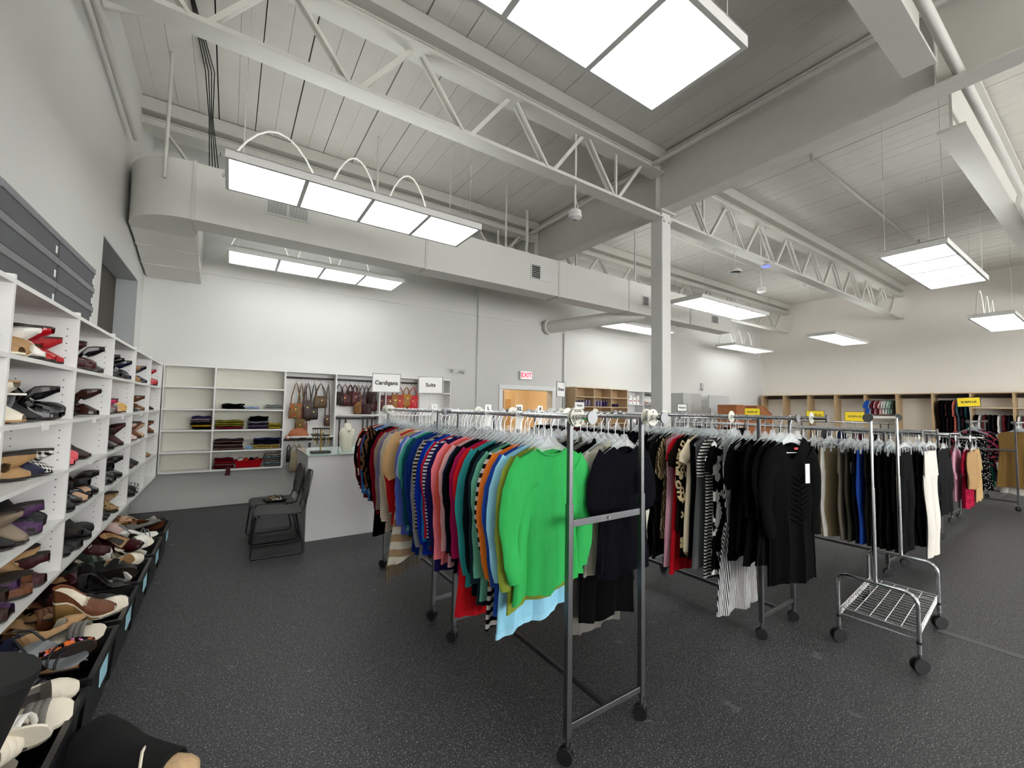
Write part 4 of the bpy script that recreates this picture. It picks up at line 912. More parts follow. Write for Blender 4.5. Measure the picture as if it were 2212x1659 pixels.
# ------------------------------------------------------------------ garments
def garment(name, label, cat, loc, rot, mat, L=.85, W=.215, fl=1.08, sl=None, SL=.62, top=.138, th=.021, neck=.075, scoop=.05, seed=0, slw=1.0, band=None, hemtilt=0, fold=1.0, strapw=None, mat2=None, waist=None, build_hanger=True, hl=None, parts=()):
    o = T(name, label, cat, loc, rot); rr = random.Random(seed*31+7); ph = [rr.uniform(0, 6.28) for _ in range(6)]
    NTH, NR = 64, 16; R = []
    def body(zend, name_, mt, L0=0.0, extra=0.0, nr=NR):
        R = []
        for i in range(nr):
            s = L0 + (zend-L0)*i/(nr-1)                          # 0 shoulder, 1 hem
            ring = []
            w = W*(1-.05*math.sin(min(1, s*3)*PI/2)) if s < .35 else W*(.95 + (fl-.95)*((s-.35)/.65))
            if waist: w *= 1-(1-waist)*math.exp(-((s-.45)/.14)**2)
            w += extra
            t_ = th*(.6+.4*sm(0, .16, s)) + extra*.6
            for j in range(NTH):
                a = 2*PI*j/NTH; ca, sa = math.cos(a), math.sin(a)
                cx = math.copysign(abs(ca)**.85, ca); sy = math.copysign(abs(sa)**.75, sa)
                x = cx*w
                zt = -top - .072*abs(cx)**1.5
                ax = abs(x)
                if ax < neck: 
                    d = scoop if sa < 0 else scoop*.45
                    zt -= d*(1-(ax/neck)**2)
                zh = -L + hemtilt*cx + .010*math.sin(5*cx+ph[0]) 
                z = zt + (zh-zt)*s
                f = fold*(.010*sm(.10, .75, s))*(math.sin(8*cx+ph[1]) + .55*math.sin(17*cx+ph[2]+s) + .3*math.sin(27*cx+ph[5]) + .4*math.sin(5*cx+ph[3]+2*s))
                y = sy*t_ + f
                ring.append((x+.004*math.sin(13*s+ph[4])*sy, y, z))
            R.append(ring)
        m = MB(); m.rings(R, True, False, False)
        return m.build(name_, mt, o, smooth=True), R
    b, R = body(1, 'body', mat)
    if sl:
        for s_ in (-1, 1):
            m = MB(); RR = []; n = 12; wj = rr.uniform(-.008, .008); e = rr.uniform(0, 6)
            SLn = SL if sl == 'long' else SL
            pts = [(W-.065, -top-.125), (W-.02, -top-.165), (W+.015, -top-.23), (W+.03, -top-.32)]
            z1 = -top-.072-SLn; K = 8
            if z1 > -top-.33: pts = [(W-.065, -top-.125), (W-.01, -top-.16), (W+.04, -top-.2), (W+.055, z1)]
            else:
                for k in range(1, K+1):
                    q = k/K; pts.append((W+.03-.025*q+.006*math.sin(q*5+e), -top-.32+(z1+top+.32)*q))
            for i, (px, pz) in enumerate(pts):
                q = i/(len(pts)-1)
                a_, c_ = pts[max(0, i-1)], pts[min(len(pts)-1, i+1)]
                tx, tz = c_[0]-a_[0], c_[1]-a_[1]; l_ = math.hypot(tx, tz); nx, nz = -tz/l_, tx/l_
                r1 = (.105-.035*min(1, i/3)-.022*q)*slw*.92; r2 = (.022-.004*q)*(1+.25*math.sin(9*q+e))*.95
                if i == len(pts)-1: r1 *= .96
                ring = []
                for j in range(n):
                    t = 2*PI*j/n
                    wr_ = 1+.10*math.sin(14*q+3*math.cos(t)+e)
                    ring.append((s_*(px+nx*r1*math.cos(t)*wr_), wj+r2*math.sin(t)*wr_+.006*math.sin(6*q+e), pz+nz*r1*math.cos(t)))
                RR.append(ring)
            m.rings(RR, True, True, True); m.build('sleeve', mat2 if mat2 and 'sl2' in parts else mat, o, smooth=True)
    if band:
        # hem band follows the last ring
        lo = R[-1]; up = R[-2]; m = MB()
        ctr = V((0, 0, 0)); R2 = []
        for f_ in (.55, 1.03):
            R2.append([tuple(V(u_)*(1-f_)+V(l_)*f_ + V((l_[0], l_[1]*2, 0))*.012) for u_, l_ in zip(up, lo)])
        m.rings(R2, True, False, False).build('hem_band', band, o, smooth=True)
    if 'rib' in parts:
        pts = []
        for k in range(13):
            x = -neck + 2*neck*k/12; d = scoop*(1-(x/neck)**2); pts.append((x*1.02, -.010-.004, -top-.072*abs(x/W)**1.5-d))
        MB().tube(pts, .006, 6).build('neck_rib', mat, o, smooth=True)
    if 'tag' in parts: box('price_tag', PAPER, o, .07, .11, -th-.03, -th-.028, -top-.30, -top-.17)
    if 'redlabel' in parts: lab(box('brand_label', M('red label', '#b81a20', .6), o, .0, .035, -th-.008, -th-.006, -top-.075, -top-.06), 'small red neck label')
    if 'buttons' in parts:
        m = MB()
        for k in range(5): m.lathe([(.001, .003), (.006, 0)], (0, 0, 0), 8)
        for k in range(5): MB().cyl((-W-.03, -.026, -top-.53-.028*k), (-W-.03, -.032, -top-.53-.028*k), .006, 8).build('button', SILVER, o)
    if 'collar' in parts:
        for s_ in (-1, 1):
            MB().rings([[(s_*.075, -.014, -top+.006), (s_*.03, -.022, -top-.20), (s_*.028, -.028, -top-.20), (s_*.07, -.026, -top+.006)], [(s_*.105, -.018, -top-.03), (s_*.075, -.026, -top-.15), (s_*.073, -.032, -top-.15), (s_*.103, -.028, -top-.03)]]).build('lapel', mat, o)
    if 'bow' in parts:
        bx, bz = -W*.72, -.42
        for a in (-1, 1): MB().tube([(bx, -.03, bz), (bx+a*.05, -.06, bz+.03), (bx+a*.10, -.06, bz+.005), (bx+a*.05, -.055, bz-.02), (bx, -.03, bz)], .016, 8, flat=.5).build('bow_loop', mat, o, smooth=True)
        MB().tube([(W*.80*math.cos(2*PI*j/20), (th+.014)*math.sin(2*PI*j/20), bz) for j in range(21)], .024, 8, False, flat=.3, up=(0, 0, 1)).build('sash', mat, o, smooth=True)
        MB().tube([(bx, -.04, bz), (bx-.02, -.05, bz-.08), (bx-.05, -.05, bz-.16)], [.008, .016, .024], 6, flat=.3).build('bow_tail', mat, o, smooth=True)
    if 'fringe' in parts:
        for s_ in (-1, 1):
            m = MB()
            for k in range(26):
                x = -W*fl + 2*W*fl*k/25; zz_ = -L+hemtilt*x/(W*fl); m.tube([(x, s_*th*.8, zz_+.01), (x+rr.uniform(-.006, .006), s_*th*.8, zz_-.09-rr.uniform(0, .03))], .003, 4)
            m.build('fringe', mat2 or mat, o)
    if 'peplum' in parts:
        m = MB(); R3 = []
        for i in range(6):
            q = i/5; z = -.62-.20*q; R3.append([((W*.97+.035*q)*math.cos(2*PI*j/40), (th+.004+.012*q)*math.sin(2*PI*j/40)+.010*q*math.sin(j*1.9), z+.008*math.sin(j*1.3)*q) for j in range(40)])
        m.rings(R3, True, False, False).build('peplum', mat, o, smooth=True)
    if 'ruche' in parts:
        m = MB()
        for k in range(9): z = -.42-.035*k; m.tube([(-.02-.012*k*.3, -th-.006, z+.03), (.05, -th-.009, z-.005), (.13, -th-.005, z+.035)], [.002, .007, .002], 6)
        m.build('ruching', mat, o, smooth=True)
    if 'skirt' in parts or 'graphic' in parts: pass
    return o

def rail_set(x, z, items, place, hlabel, defaults):
    """items from the aisle end: (y, name, desc, category, material, dict)"""
    for i, (y, nm, desc, cat, mat, kw) in enumerate(items):
        k = dict(defaults); k.update(kw); rot = k.pop('rot', 0) + random.Random(i*7+int(x*10)).uniform(-.05, .05); hg = k.pop('hanger', True)
        lb = f'{desc} {place}'
        if nm == 'pants': trousers(nm, lb, cat, (x, y, z), rot, mat, seed=i+int(x*100), **k)
        else: garment(nm, lb, cat, (x, y, z), rot, mat, seed=i+int(x*100), **k)
        if hg: hang(x, y, z, rot, f'clear hanger holding the {desc} {place}'[:200], nm == 'pants')

def trousers(name, label, cat, loc, rot, mat, L=1.05, W=.19, seed=0, top=.20, fl=.9, th=.022, parts=()):
    o = T(name, label, cat, loc, rot); rr = random.Random(seed); e = rr.uniform(0, 6); n = 18
    R = []
    for i in range(6):
        q = i/5; z = -top-.26*q; w = W*(1+.12*q); R.append([(w*math.copysign(abs(math.cos(2*PI*j/n))**.8, math.cos(2*PI*j/n)), th*(.7+.4*q)*math.sin(2*PI*j/n)+.006*math.sin(j*1.7+e)*q, z) for j in range(n)])
    MB().rings(R, True, False, False).build('seat', mat, o, smooth=True)
    MB().rings([[(W*1.01*math.cos(2*PI*j/n), th*.78*math.sin(2*PI*j/n), -top-z) for j in range(n)] for z in (0, .035)], True, False, False).build('waistband', mat, o, smooth=True)
    for s in (-1, 1):
        R = []
        for i in range(9):
            q = i/8; z = -top-.24-(L-top-.24)*q; w = W*.56*(1-(1-fl)*q*.9); cx = s*(W*.56-.02*q+.004*math.sin(q*7+e))
            R.append([(cx+w*math.cos(2*PI*j/12), th*1.05*math.sin(2*PI*j/12)*(1+.2*math.sin(q*11+e+s)) + .008*math.sin(q*6+e), z) for j in range(12)])
        MB().rings(R, True, False, True).build('trouser_leg', mat, o, smooth=True)
    if 'tag' in parts: box('price_tag', PAPER, o, -.16, -.10, -th-.012, -th-.010, -top-.24, -top-.13)
    return o

K = dict
kc = 'cardigan'
CARD = [
 (1.645, 'sweater', 'bright green knit sweater', kc, F('#36a856', 'green'), K(L=.84, W=.205, SL=.56, scoop=.055, neck=.095, parts=('rib',), band=F('#36a856', 'green'), hemtilt=.035, fold=1.5, slw=1.05)),
 (1.70, 'cardigan', 'olive green cardigan', kc, F('#7c8a33'), K(L=.89, SL=.6, hemtilt=.03)),
 (1.75, 'sweater', 'sky blue long sweater', kc, F('#8fcbe4'), K(L=1.02, SL=.58, band=F('#9bd3ea'), hemtilt=.04, W=.22)),
 (1.79, 'cardigan', 'cobalt blue cardigan', kc, F('#24479c'), K(L=.97, SL=.62)),
 (1.835, 'cardigan', 'orange cardigan', kc, F('#e57a2b'), K(L=.86, SL=.60)),
 (1.875, 'tunic', 'black and white striped tunic', 'top', F('#c9c4c0', 'hs', '#101010', 22), K(L=1.07, SL=.5)),
 (1.915, 'cardigan', 'sage green cardigan', kc, F('#5f9f86'), K(L=.95, SL=.62)),
 (1.965, 'cardigan', 'dark slate cardigan', kc, F('#1c2e36'), K(L=.99, SL=.66)),
 (2.015, 'cardigan', 'deep petrol cardigan', kc, F('#16272e'), K(L=.97, SL=.62)),
 (2.08, 'sweater', 'turquoise button-cuff sweater', kc, F('#2f8f92'), K(L=.94, SL=.66, parts=('buttons',))),
 (2.125, 'dress', 'bright red long dress', 'dress', F('#c01820'), K(L=1.12, SL=.3, sl='short', fl=1.25)),
 (2.165, 'cardigan', 'magenta cardigan', kc, F('#a01a4e'), K(L=.9, SL=.6)),
 (2.215, 'cardigan', 'black open cardigan', kc, F('#08080a'), K(L=.9, SL=.6, W=.225)),
 (2.27, 'cardigan', 'midnight navy cardigan', kc, F('#0f1f33'), K(L=.86, SL=.6)),
 (2.32, 'cardigan', 'pale pink cardigan', kc, F('#dca8aa'), K(L=.92, SL=.6)),
 (2.365, 'cardigan', 'coral red cardigan', kc, F('#d05548'), K(L=.86, SL=.57)),
 (2.42, 'cardigan', 'coral pink cardigan', kc, F('#ee7f8a'), K(L=.93, SL=.68, slw=1.08)),
 (2.50, 'cardigan', 'dark purple cardigan', kc, F('#231a52'), K(L=1.0, SL=.68)),
 (2.545, 'cardigan', 'navy cardigan with thin white stripes', kc, F('#1a1c40', 'hs', '#d8d8e0', 45), K(L=.9, SL=.6)),
 (2.585, 'cardigan', 'crimson cardigan', kc, F('#b81a30'), K(L=.88, SL=.6)),
 (2.625, 'cardigan', 'azure cardigan', kc, F('#1c6fae'), K(L=.9, SL=.62)),
 (2.675, 'cardigan', 'royal blue cardigan', kc, F('#0f2fa0'), K(L=.96, SL=.66)),
 (2.725, 'tunic', 'black and tan striped knit', 'top', F('#121212', 'hs', '#b8ac98', 40), K(L=.88, SL=.58)),
 (2.775, 'cardigan', 'heather grey cardigan', kc, F('#85878a'), K(L=.99, SL=.70)),
 (2.835, 'cardigan', 'deep blue cardigan', kc, F('#122a72'), K(L=1.0, SL=.62)),
 (2.895, 'cardigan', 'navy blue cardigan', kc, F('#17337a'), K(L=.98, SL=.62)),
 (2.96, 'cardigan', 'dark teal cardigan', kc, F('#0f4658'), K(L=.9, SL=.6)),
 (3.02, 'blouse', 'mint teal blouse', 'top', F('#3fa28e'), K(L=.86, SL=.42, band=F('#6cc0ae'))),
 (3.07, 'blouse', 'light blue short-sleeved top', 'top', F('#a9bcd6'), K(L=.78, SL=.28, sl='short')),
 (3.125, 'cardigan', 'periwinkle blue cardigan', kc, F('#5468c0'), K(L=.93, SL=.64)),
 (3.20, 'poncho', 'cream and tan striped fringed poncho', 'poncho', F('#e4dccc', 'hs', '#ae9270', 9), K(L=1.06, sl=None, W=.24, fl=1.25, hemtilt=.12, parts=('fringe',), mat2=F('#8d7350'))),
 (3.275, 'cape', 'camel cape with wide sleeves', 'cape', F('#c39e70'), K(L=.74, SL=.32, sl='short', slw=1.5, W=.22)),
 (3.35, 'cardigan', 'scarlet cardigan', kc, F('#bf1a22'), K(L=.9, SL=.6)),
 (3.42, 'cardigan', 'beige cardigan', kc, F('#d9c09a'), K(L=.84, SL=.55)),
 (3.50, 'sweater', 'chunky cream knit sweater', kc, F('#ded5c2', 'hs', '#a89a84', 70), K(L=1.0, SL=.7)),
 (3.58, 'cardigan', 'mauve cardigan', kc, F('#7d7aa2'), K(L=.84, SL=.6)),
 (3.66, 'cardigan', 'taupe cardigan', kc, F('#9f8c7c'), K(L=.92, SL=.64)),
 (3.78, 'cardigan', 'deep red cardigan', kc, F('#7e0f22'), K(L=.93, SL=.66)),
 (3.86, 'skirt_suit', 'black long coat', 'coat', F('#0d0d10'), K(L=1.12, SL=.6)),
 (3.95, 'sweater', 'black and copper patterned batwing sweater', kc, F('#171311', 'waves', '#6b4a34', 9), K(L=.85, SL=.5, slw=1.6)),
 (4.05, 'blouse', 'blue and white print blouse', 'top', F('#8fb4dc', 'blotch', '#1d4a94', 60), K(L=.86, SL=.55)),
 (4.12, 'cardigan', 'sky azure cardigan', kc, F('#3279c4'), K(L=.82, SL=.58)),
 (4.19, 'cardigan', 'maroon cardigan', kc, F('#7a1420'), K(L=.86, SL=.58)),
 (4.245, 'cardigan', 'cream cardigan with black trim', kc, F('#e3d5c6', 'hs', '#15130f', 7), K(L=.76, SL=.5)),
 (4.295, 'cardigan', 'black fine-knit cardigan', kc, F('#0c0c0e'), K(L=.78, SL=.54)),
 (4.345, 'cardigan', 'rust orange cardigan', kc, F('#c5462a'), K(L=.8, SL=.5)),
]
MATS_GREEN = None
rail_set(1.345, RZ, CARD, 'on the cardigan rail', '', dict(sl='long', SL=.6))
ks = 'jacket'
SUIT = [
 (1.625, 'suit_dress', 'navy peplum dress', 'dress', F('#121320', 'boucle'), K(L=.86, W=.20, SL=.34, sl='34', slw=1.25, scoop=.07, neck=.10, fl=1.15, parts=('peplum', 'tag'), rot=.10, fold=.7)),
 (1.69, 'suit_jacket', 'cream tweed jacket', ks, F('#c6c3b4', 'check', '#a9a698', 90), K(L=.87, W=.215, SL=.55, parts=('collar',))),
 (1.745, 'suit_skirt', 'black pencil skirt', 'skirt', F('#0b0b0d'), K(L=1.14, W=.2, sl=None, top=.3)),
 (1.80, 'suit_jacket', 'black wool blazer', ks, F('#0d0d0f'), K(parts=('collar',))),
 (1.86, 'suit_trousers', 'grey trouser suit', 'suit', F('#6d6a66'), K(L=1.25)),
 (1.92, 'suit_jacket', 'olive tweed blazer', ks, F('#3a3830', 'blotch', '#55523f', 80), K(parts=('collar',))),
 (1.98, 'suit_jacket', 'charcoal blazer', ks, F('#26262a'), K()), (2.05, 'suit_jacket', 'ash grey blazer', ks, F('#8b8682'), K(parts=('collar',))),
 (2.12, 'suit_jacket', 'mushroom grey blazer', ks, F('#948c86'), K()), (2.20, 'suit_jacket', 'steel grey blazer', ks, F('#77797e'), K()),
 (2.28, 'suit_jacket', 'cobalt blue blazer', ks, F('#1c2a86'), K()), (2.36, 'suit_jacket', 'jet black blazer', ks, F('#0b0b0c'), K()),
 (2.45, 'suit_jacket', 'soft black short jacket', ks, F('#111113'), K(L=.75)), (2.55, 'suit_jacket', 'black pinstripe blazer', ks, F('#131316', 'vs', '#2a2a30', 60), K()),
 (2.66, 'suit_jacket', 'dark brown blazer', ks, F('#2a1d17'), K()), (2.78, 'suit_jacket', 'ink blue blazer', ks, F('#141a2c'), K()), (2.95, 'suit_jacket', 'black crepe blazer', ks, F('#0f0f11'), K()),
 (3.08, 'suit_jacket', 'dark plum blazer', ks, F('#281725'), K()), (3.22, 'suit_jacket', 'slate black blazer', ks, F('#16181b'), K()), (3.36, 'suit_jacket', 'smoke grey blazer', ks, F('#4a4b4e'), K()),
 (3.52, 'suit_jacket', 'black velvet blazer', ks, F('#09090a'), K()), (3.70, 'suit_jacket', 'dark olive blazer', ks, F('#25261c'), K()), (3.90, 'suit_jacket', 'night blue blazer', ks, F('#10152a'), K()), (4.1, 'suit_jacket', 'black boxy blazer', ks, F('#101012'), K())]
rail_set(1.855, RZ, SUIT, 'on the suit rail', '', dict(sl='long', SL=.58, L=.88))
kd = 'dress'
DRESS = [
 (1.345, 'dress', 'black ruched dress', kd, F('#09090b'), K(L=1.10, W=.205, fl=1.05, SL=.58, scoop=.14, neck=.085, parts=('ruche', 'tag', 'redlabel'), rot=-.22)),
 (1.405, 'dress', 'black velvet dress', kd, F('#060607'), K(L=.98, fl=1.35, SL=.46, W=.22, rot=-.12)),
 (1.455, 'dress', 'black jersey dress', kd, F('#0a0a0c'), K(L=.97, fl=1.2, sl=None)), (1.51, 'dress', 'black flared dress', kd, F('#07080a'), K(L=.98, fl=1.55, SL=.46, slw=1.2)),
 (1.57, 'dress', 'black lace dress', kd, F('#0c0c0e', 'spots', '#1a1a1d', 70), K(L=.94, fl=1.3, sl=None)), (1.63, 'dress', 'black wrap dress', kd, F('#0b0b0c'), K(L=1.0, fl=1.2, SL=.3)),
 (1.72, 'gown', 'long black and white striped gown with a bow', 'gown', F('#dcdcdc', 'vs', '#1a1a1c', 115), K(L=1.42, W=.165, fl=1.5, sl=None, parts=('bow',), waist=.75, fold=1.2, rot=-.1)),
 (1.785, 'dress', 'black dress with white graphic print', kd, F('#0c0c0d', 'blotch', '#e4e4e2', 9), K(L=1.15, SL=.2, sl='short')),
 (1.84, 'dress', 'black and white horizontal striped dress', kd, F('#111111', 'hs', '#c8c6c2', 42), K(L=1.20, SL=.24, sl='short')),
 (1.915, 'dress', 'charcoal grey sleeveless dress', kd, F('#626467'), K(L=1.14, W=.225, fl=1.25, sl=None)), (1.955, 'dress', 'dark slate dress', kd, F('#1b1f24'), K(L=1.1, sl=None)),
 (1.99, 'dress', 'cream and pale blue dress', kd, F('#dfd0b4'), K(L=1.05, SL=.16, sl='short')), (2.035, 'dress', 'beige and black geometric dress', kd, F('#14110f', 'rings', '#c9b48c', 17), K(L=1.1, SL=.45)),
 (2.075, 'dress', 'dark brown dress', kd, F('#2b1e17'), K(L=.9, SL=.2, sl='short')), (2.115, 'dress', 'red short-sleeved dress', kd, F('#b0121e'), K(L=1.24, SL=.16, sl='short', fl=1.3)),
 (2.155, 'dress', 'dusty pink dress', kd, F('#c795a6'), K(L=1.2, sl=None, W=.235)), (2.20, 'dress', 'snake print dress', kd, F('#3a2f22', 'waves', '#a5926e', 14), K(L=1.0, SL=.3)),
 (2.25, 'dress', 'black crepe dress', kd, F('#0c0c0e'), K(L=1.15, SL=.5)), (2.31, 'dress', 'black pleated dress', kd, F('#0a0a0b', 'vs', '#171719', 60), K(L=1.18, SL=.5)), (2.38, 'dress', 'black tiered dress', kd, F('#101011'), K(L=1.2, SL=.5)),
 (2.45, 'dress', 'black dress with white flowers', kd, F('#101012', 'blotch', '#c4c4c4', 40), K(L=1.25, SL=.5)), (2.54, 'dress', 'deep navy dress', kd, F('#101426'), K(L=1.2)), (2.64, 'dress', 'bottle black dress', kd, F('#0b100e'), K(L=1.2)),
 (2.75, 'dress', 'black satin dress', kd, F('#0d0d10'), K(L=1.15)), (2.9, 'dress', 'charcoal knit dress', kd, F('#222326'), K(L=1.1))]
rail_set(3.21, RZ, DRESS, 'on the dress rail', '', dict(sl='long', SL=.5, L=1.1, fl=1.15))
DR2 = [(1.50, 'dress', 'black sheath dress', kd, F('#09090b'), K(L=1.0)), (1.58, 'dress', 'black and dark blue dress', kd, F('#0e1018'), K(L=1.05)), (1.68, 'dress', 'matte black dress', kd, F('#0b0b0b'), K(L=1.1)), (1.8, 'dress', 'raven black dress', kd, F('#0d0d0f'), K(L=1.1)), (2.0, 'dress', 'dark grey dress', kd, F('#1e1f22'), K(L=1.1)), (2.2, 'dress', 'dark burgundy dress', kd, F('#2c0e14'), K(L=1.1)), (2.45, 'dress', 'dark teal dress', kd, F('#0f2428'), K(L=1.1))]
rail_set(3.70, RZ, DR2, 'on the second black dress rail', '', dict(sl='long', SL=.5, L=1.1, fl=1.12))
DR3 = [(3.02, 'dress', 'black and white leaf print dress', kd, F('#111113', 'blotch', '#b5b5b2', 50), K()), (3.12, 'dress', 'plain dark dress', kd, F('#121216'), K()), (3.24, 'dress', 'blue black dress', kd, F('#131830'), K()), (3.38, 'dress', 'maroon dress', kd, F('#3a1018'), K()), (3.52, 'dress', 'dark floral dress', kd, F('#141214', 'blotch', '#7a2a36', 30), K()), (3.68, 'dress', 'grey dress', kd, F('#4a4a4e'), K()), (3.86, 'dress', 'coal black dress', kd, F('#0d0d0e'), K()), (4.05, 'dress', 'forest green dress', kd, F('#13261c'), K())]
rail_set(3.21, RZ, DR3, 'on the rack behind the striped gown', '', dict(sl='long', SL=.5, L=1.15, fl=1.15))
kp = 'trousers'
P1 = [(1.30, 'black', '#0e0e10'), (1.35, 'off black', '#131315'), (1.40, 'carbon black', '#101113'), (1.45, 'dark chocolate', '#1d1613'), (1.50, 'jet black', '#0c0c0d'), (1.55, 'dark olive', '#2b2a22'), (1.61, 'royal blue', '#23449a'), (1.66, 'navy', '#14182c'), (1.72, 'dark moss', '#33322a'), (1.78, 'warm grey', '#6d665c'), (1.85, 'khaki', '#8a7a5e'), (1.93, 'white piped black', '#cfcdc6'), (2.0, 'coal', '#101012'), (2.08, 'ink', '#12131a'), (2.17, 'pitch black', '#0b0b0c'), (2.27, 'soot black', '#141416'), (2.38, 'deep navy', '#10142a'), (2.5, 'dark brown', '#221914'), (2.65, 'dull black', '#111112')]
rail_set(5.51, EZ, [(y, 'pants', f'{n} trousers', kp, F(c), K(L=1.14, parts=('tag',) if n in ('navy', 'dark moss') else (), rot=-.55 if n == 'khaki' else 0, W=.21 if n == 'khaki' else .19)) for y, n, c in P1], 'on the pants rail', '', {})
P2 = [(1.225, 'white', '#d9d5cc'), (1.28, 'black', '#0e0d0e'), (1.33, 'dark aubergine', '#1c141c'), (1.39, 'pure black', '#0b0b0c'), (1.46, 'dark rust', '#2a1a14'), (1.54, 'black twill', '#111113'), (1.64, 'charcoal', '#232427'), (1.76, 'camel', '#8d6d4a'), (1.9, 'dark navy', '#10142a'), (2.1, 'smoky black', '#151517')]
rail_set(6.05, EZ, [(y, 'pants', f'{n} trousers', kp, F(c), K(L=1.26 if n == 'white' else 1.16)) for y, n, c in P2], 'on the white trousers rail', '', {})
for k, (y, n, c) in enumerate(((3.0, 'stone', '#8b8578'), (3.2, 'black', '#101012'), (3.40, 'grey', '#55565a'), (3.52, 'brown', '#3a2a20'), (3.64, 'navy', '#141a30'))):
    rail_set(5.51, EZ, [(y, 'pants', f'{n} trousers', kp, F(c), {})], 'on the second pants rack', '', {})
JK = [(1.36, 'dark grey zip jacket', '#2b2c2e', .95), (1.44, 'black jacket', '#121214', 1.0), (1.54, 'graphite jacket', '#333437', .95), (1.66, 'black coat', '#0f0f11', 1.1), (1.85, 'dark green coat', '#1a241d', 1.1), (2.1, 'ash black jacket', '#1a1a1c', 1.0)]
rail_set(7.30, 1.36, [(y, 'jacket', n, 'jacket', F(c), K(L=L)) for y, n, c, L in JK], 'past the pants rack', '', dict(sl='long', SL=.55, W=.24))
VEL = [(1.44, 'magenta trimmed red velvet dress', F('#8a0f2c', 'blotch', '#a3183c', 22), 1.0, .3), (1.38, 'tan knit top', F('#a5865e'), .72, .5), (1.55, 'pale pink dress', F('#d9a5b8'), .92, .4), (1.65, 'crimson velvet dress', F('#8c0d18'), .8, .4), (1.76, 'dark red dress', F('#5c0c14'), .9, .4), (1.9, 'black beaded dress', F('#141214'), .95, .4), (2.1, 'plum dress', F('#3c1630'), .95, .4), (2.4, 'emerald dress', F('#14503a'), .95, .4)]
rail_set(9.05, FZ, [(y, 'dress', n, kd, mt, K(L=L, SL=SL)) for y, n, mt, L, SL in VEL], 'on the low velvet rack', '', dict(sl='long', W=.22, fl=1.2))
rail_set(9.55, FZ, [(y, 'dress', n, kd, F(c), K(L=.95, SL=.3)) for y, n, c in ((1.42, 'sand', '#b09468'), (1.6, 'black', '#141214'), (1.85, 'wine', '#4a1020'), (2.2, 'olive', '#3a3a20'))], 'dress behind the velvet ones', '', dict(sl='long', W=.22, fl=1.2))
# the rack whose rails run towards the cream wall: garments face the aisle
def xrail(y, z, items, place):
    for i, (x, nm, desc, cat, mat, kw) in enumerate(items):
        k = dict(sl='long', SL=.5, L=1.1, fl=1.15); k.update(kw)
        garment(nm, f'{desc} {place}', cat, (x, y, z), -PI/2+random.uniform(-.08, .08), mat, seed=300+i, **k); hang(x, y, z, -PI/2, f'clear hanger holding the {desc} {place}')
xrail(1.20, GZ, [(11.28, 'dress', 'mustard brown sleeveless dress', kd, F('#83663a'), K(L=1.12, W=.21, sl=None, fl=1.2)), (11.36, 'slip', 'white slip', kd, F('#d8d4cc'), K(L=1.24, sl=None, W=.2)), (11.5, 'dress', 'white blouse dress', kd, F('#dcd8d2'), K(L=1.0)), (11.7, 'dress', 'coral lined dress', kd, F('#b5604a'), K()), (11.95, 'dress', 'brown dress', kd, F('#4a3420'), K())], 'on the rail by the cream wall')
xrail(1.73, GZ, [(11.27, 'skirt', 'black polka dot skirt', 'skirt', F('#17151a', 'spots', '#c8c4c0', 42), K(L=1.22, sl=None, W=.2, fl=1.25, top=.2)), (11.34, 'blouse', 'black blouse with pink flowers', 'top', F('#17131a', 'blotch', '#a03a52', 18, '#3a5a40'), K(L=.78, SL=.5, W=.24)), (11.42, 'dress', 'green dress', kd, F('#1d5a40'), K(L=1.15, sl=None)), (11.52, 'dress', 'denim blue dress', kd, F('#3a4660'), K(L=1.05)), (11.64, 'blouse', 'red leaf print blouse', 'top', F('#5a141c', 'blotch', '#20181c', 24), K(L=.85)), (11.8, 'dress', 'multicolour print dress', kd, F('#2a2030', 'blotch', '#7a6a8a', 24), K())], 'on the floral rail')
for k, (x, y, n, c) in enumerate(((11.6, 3.2, 'black', '#141216'), (11.6, 3.5, 'wine', '#4a1422'), (11.6, 3.8, 'navy', '#16203a'), (11.6, 4.1, 'grey', '#45464a'), (8.4, 4.4, 'black', '#121214'), (8.4, 4.7, 'brown', '#2c1c12'), (8.4, 5.0, 'charcoal', '#242528'), (8.4, 5.3, 'plum', '#2c1626'))):
    z = 1.40 if x > 10 else 1.45; pl_ = 'surplus top near the wall closets' if x > 10 else 'surplus top on the rack under the yellow signs'
    garment('blouse', f'{n} {pl_}', 'top', (x, y, z), 0, F(c), L=.8, sl='long', SL=.5, seed=k+400); hang(x, y, z, 0, f'clear hanger of the {n} {pl_}')

# empty hangers crowding the pants rails
for k in range(26):
    y = 1.31+.045*k; hang(5.51 if k % 3 else 6.05, y, EZ, .25+random.uniform(-.15, .15), 'empty clear hanger crowded on the pants rack rails', False, 'empty clear hangers on the pants rack')
for k in range(14):
    y = 1.62+.06*k; hang(3.21, y+.02, RZ, random.uniform(-.2, .2), 'empty clear hanger squeezed between dresses on the gown rack', False, 'empty clear hangers on the gown rack')
for k in range(14):
    hang(11.24+.05*k, 1.2 if k % 2 else 1.73, GZ, -PI/2+random.uniform(-.2, .2), 'empty clear hanger on the rack of brown dresses', False, 'empty clear hangers by the cream wall')

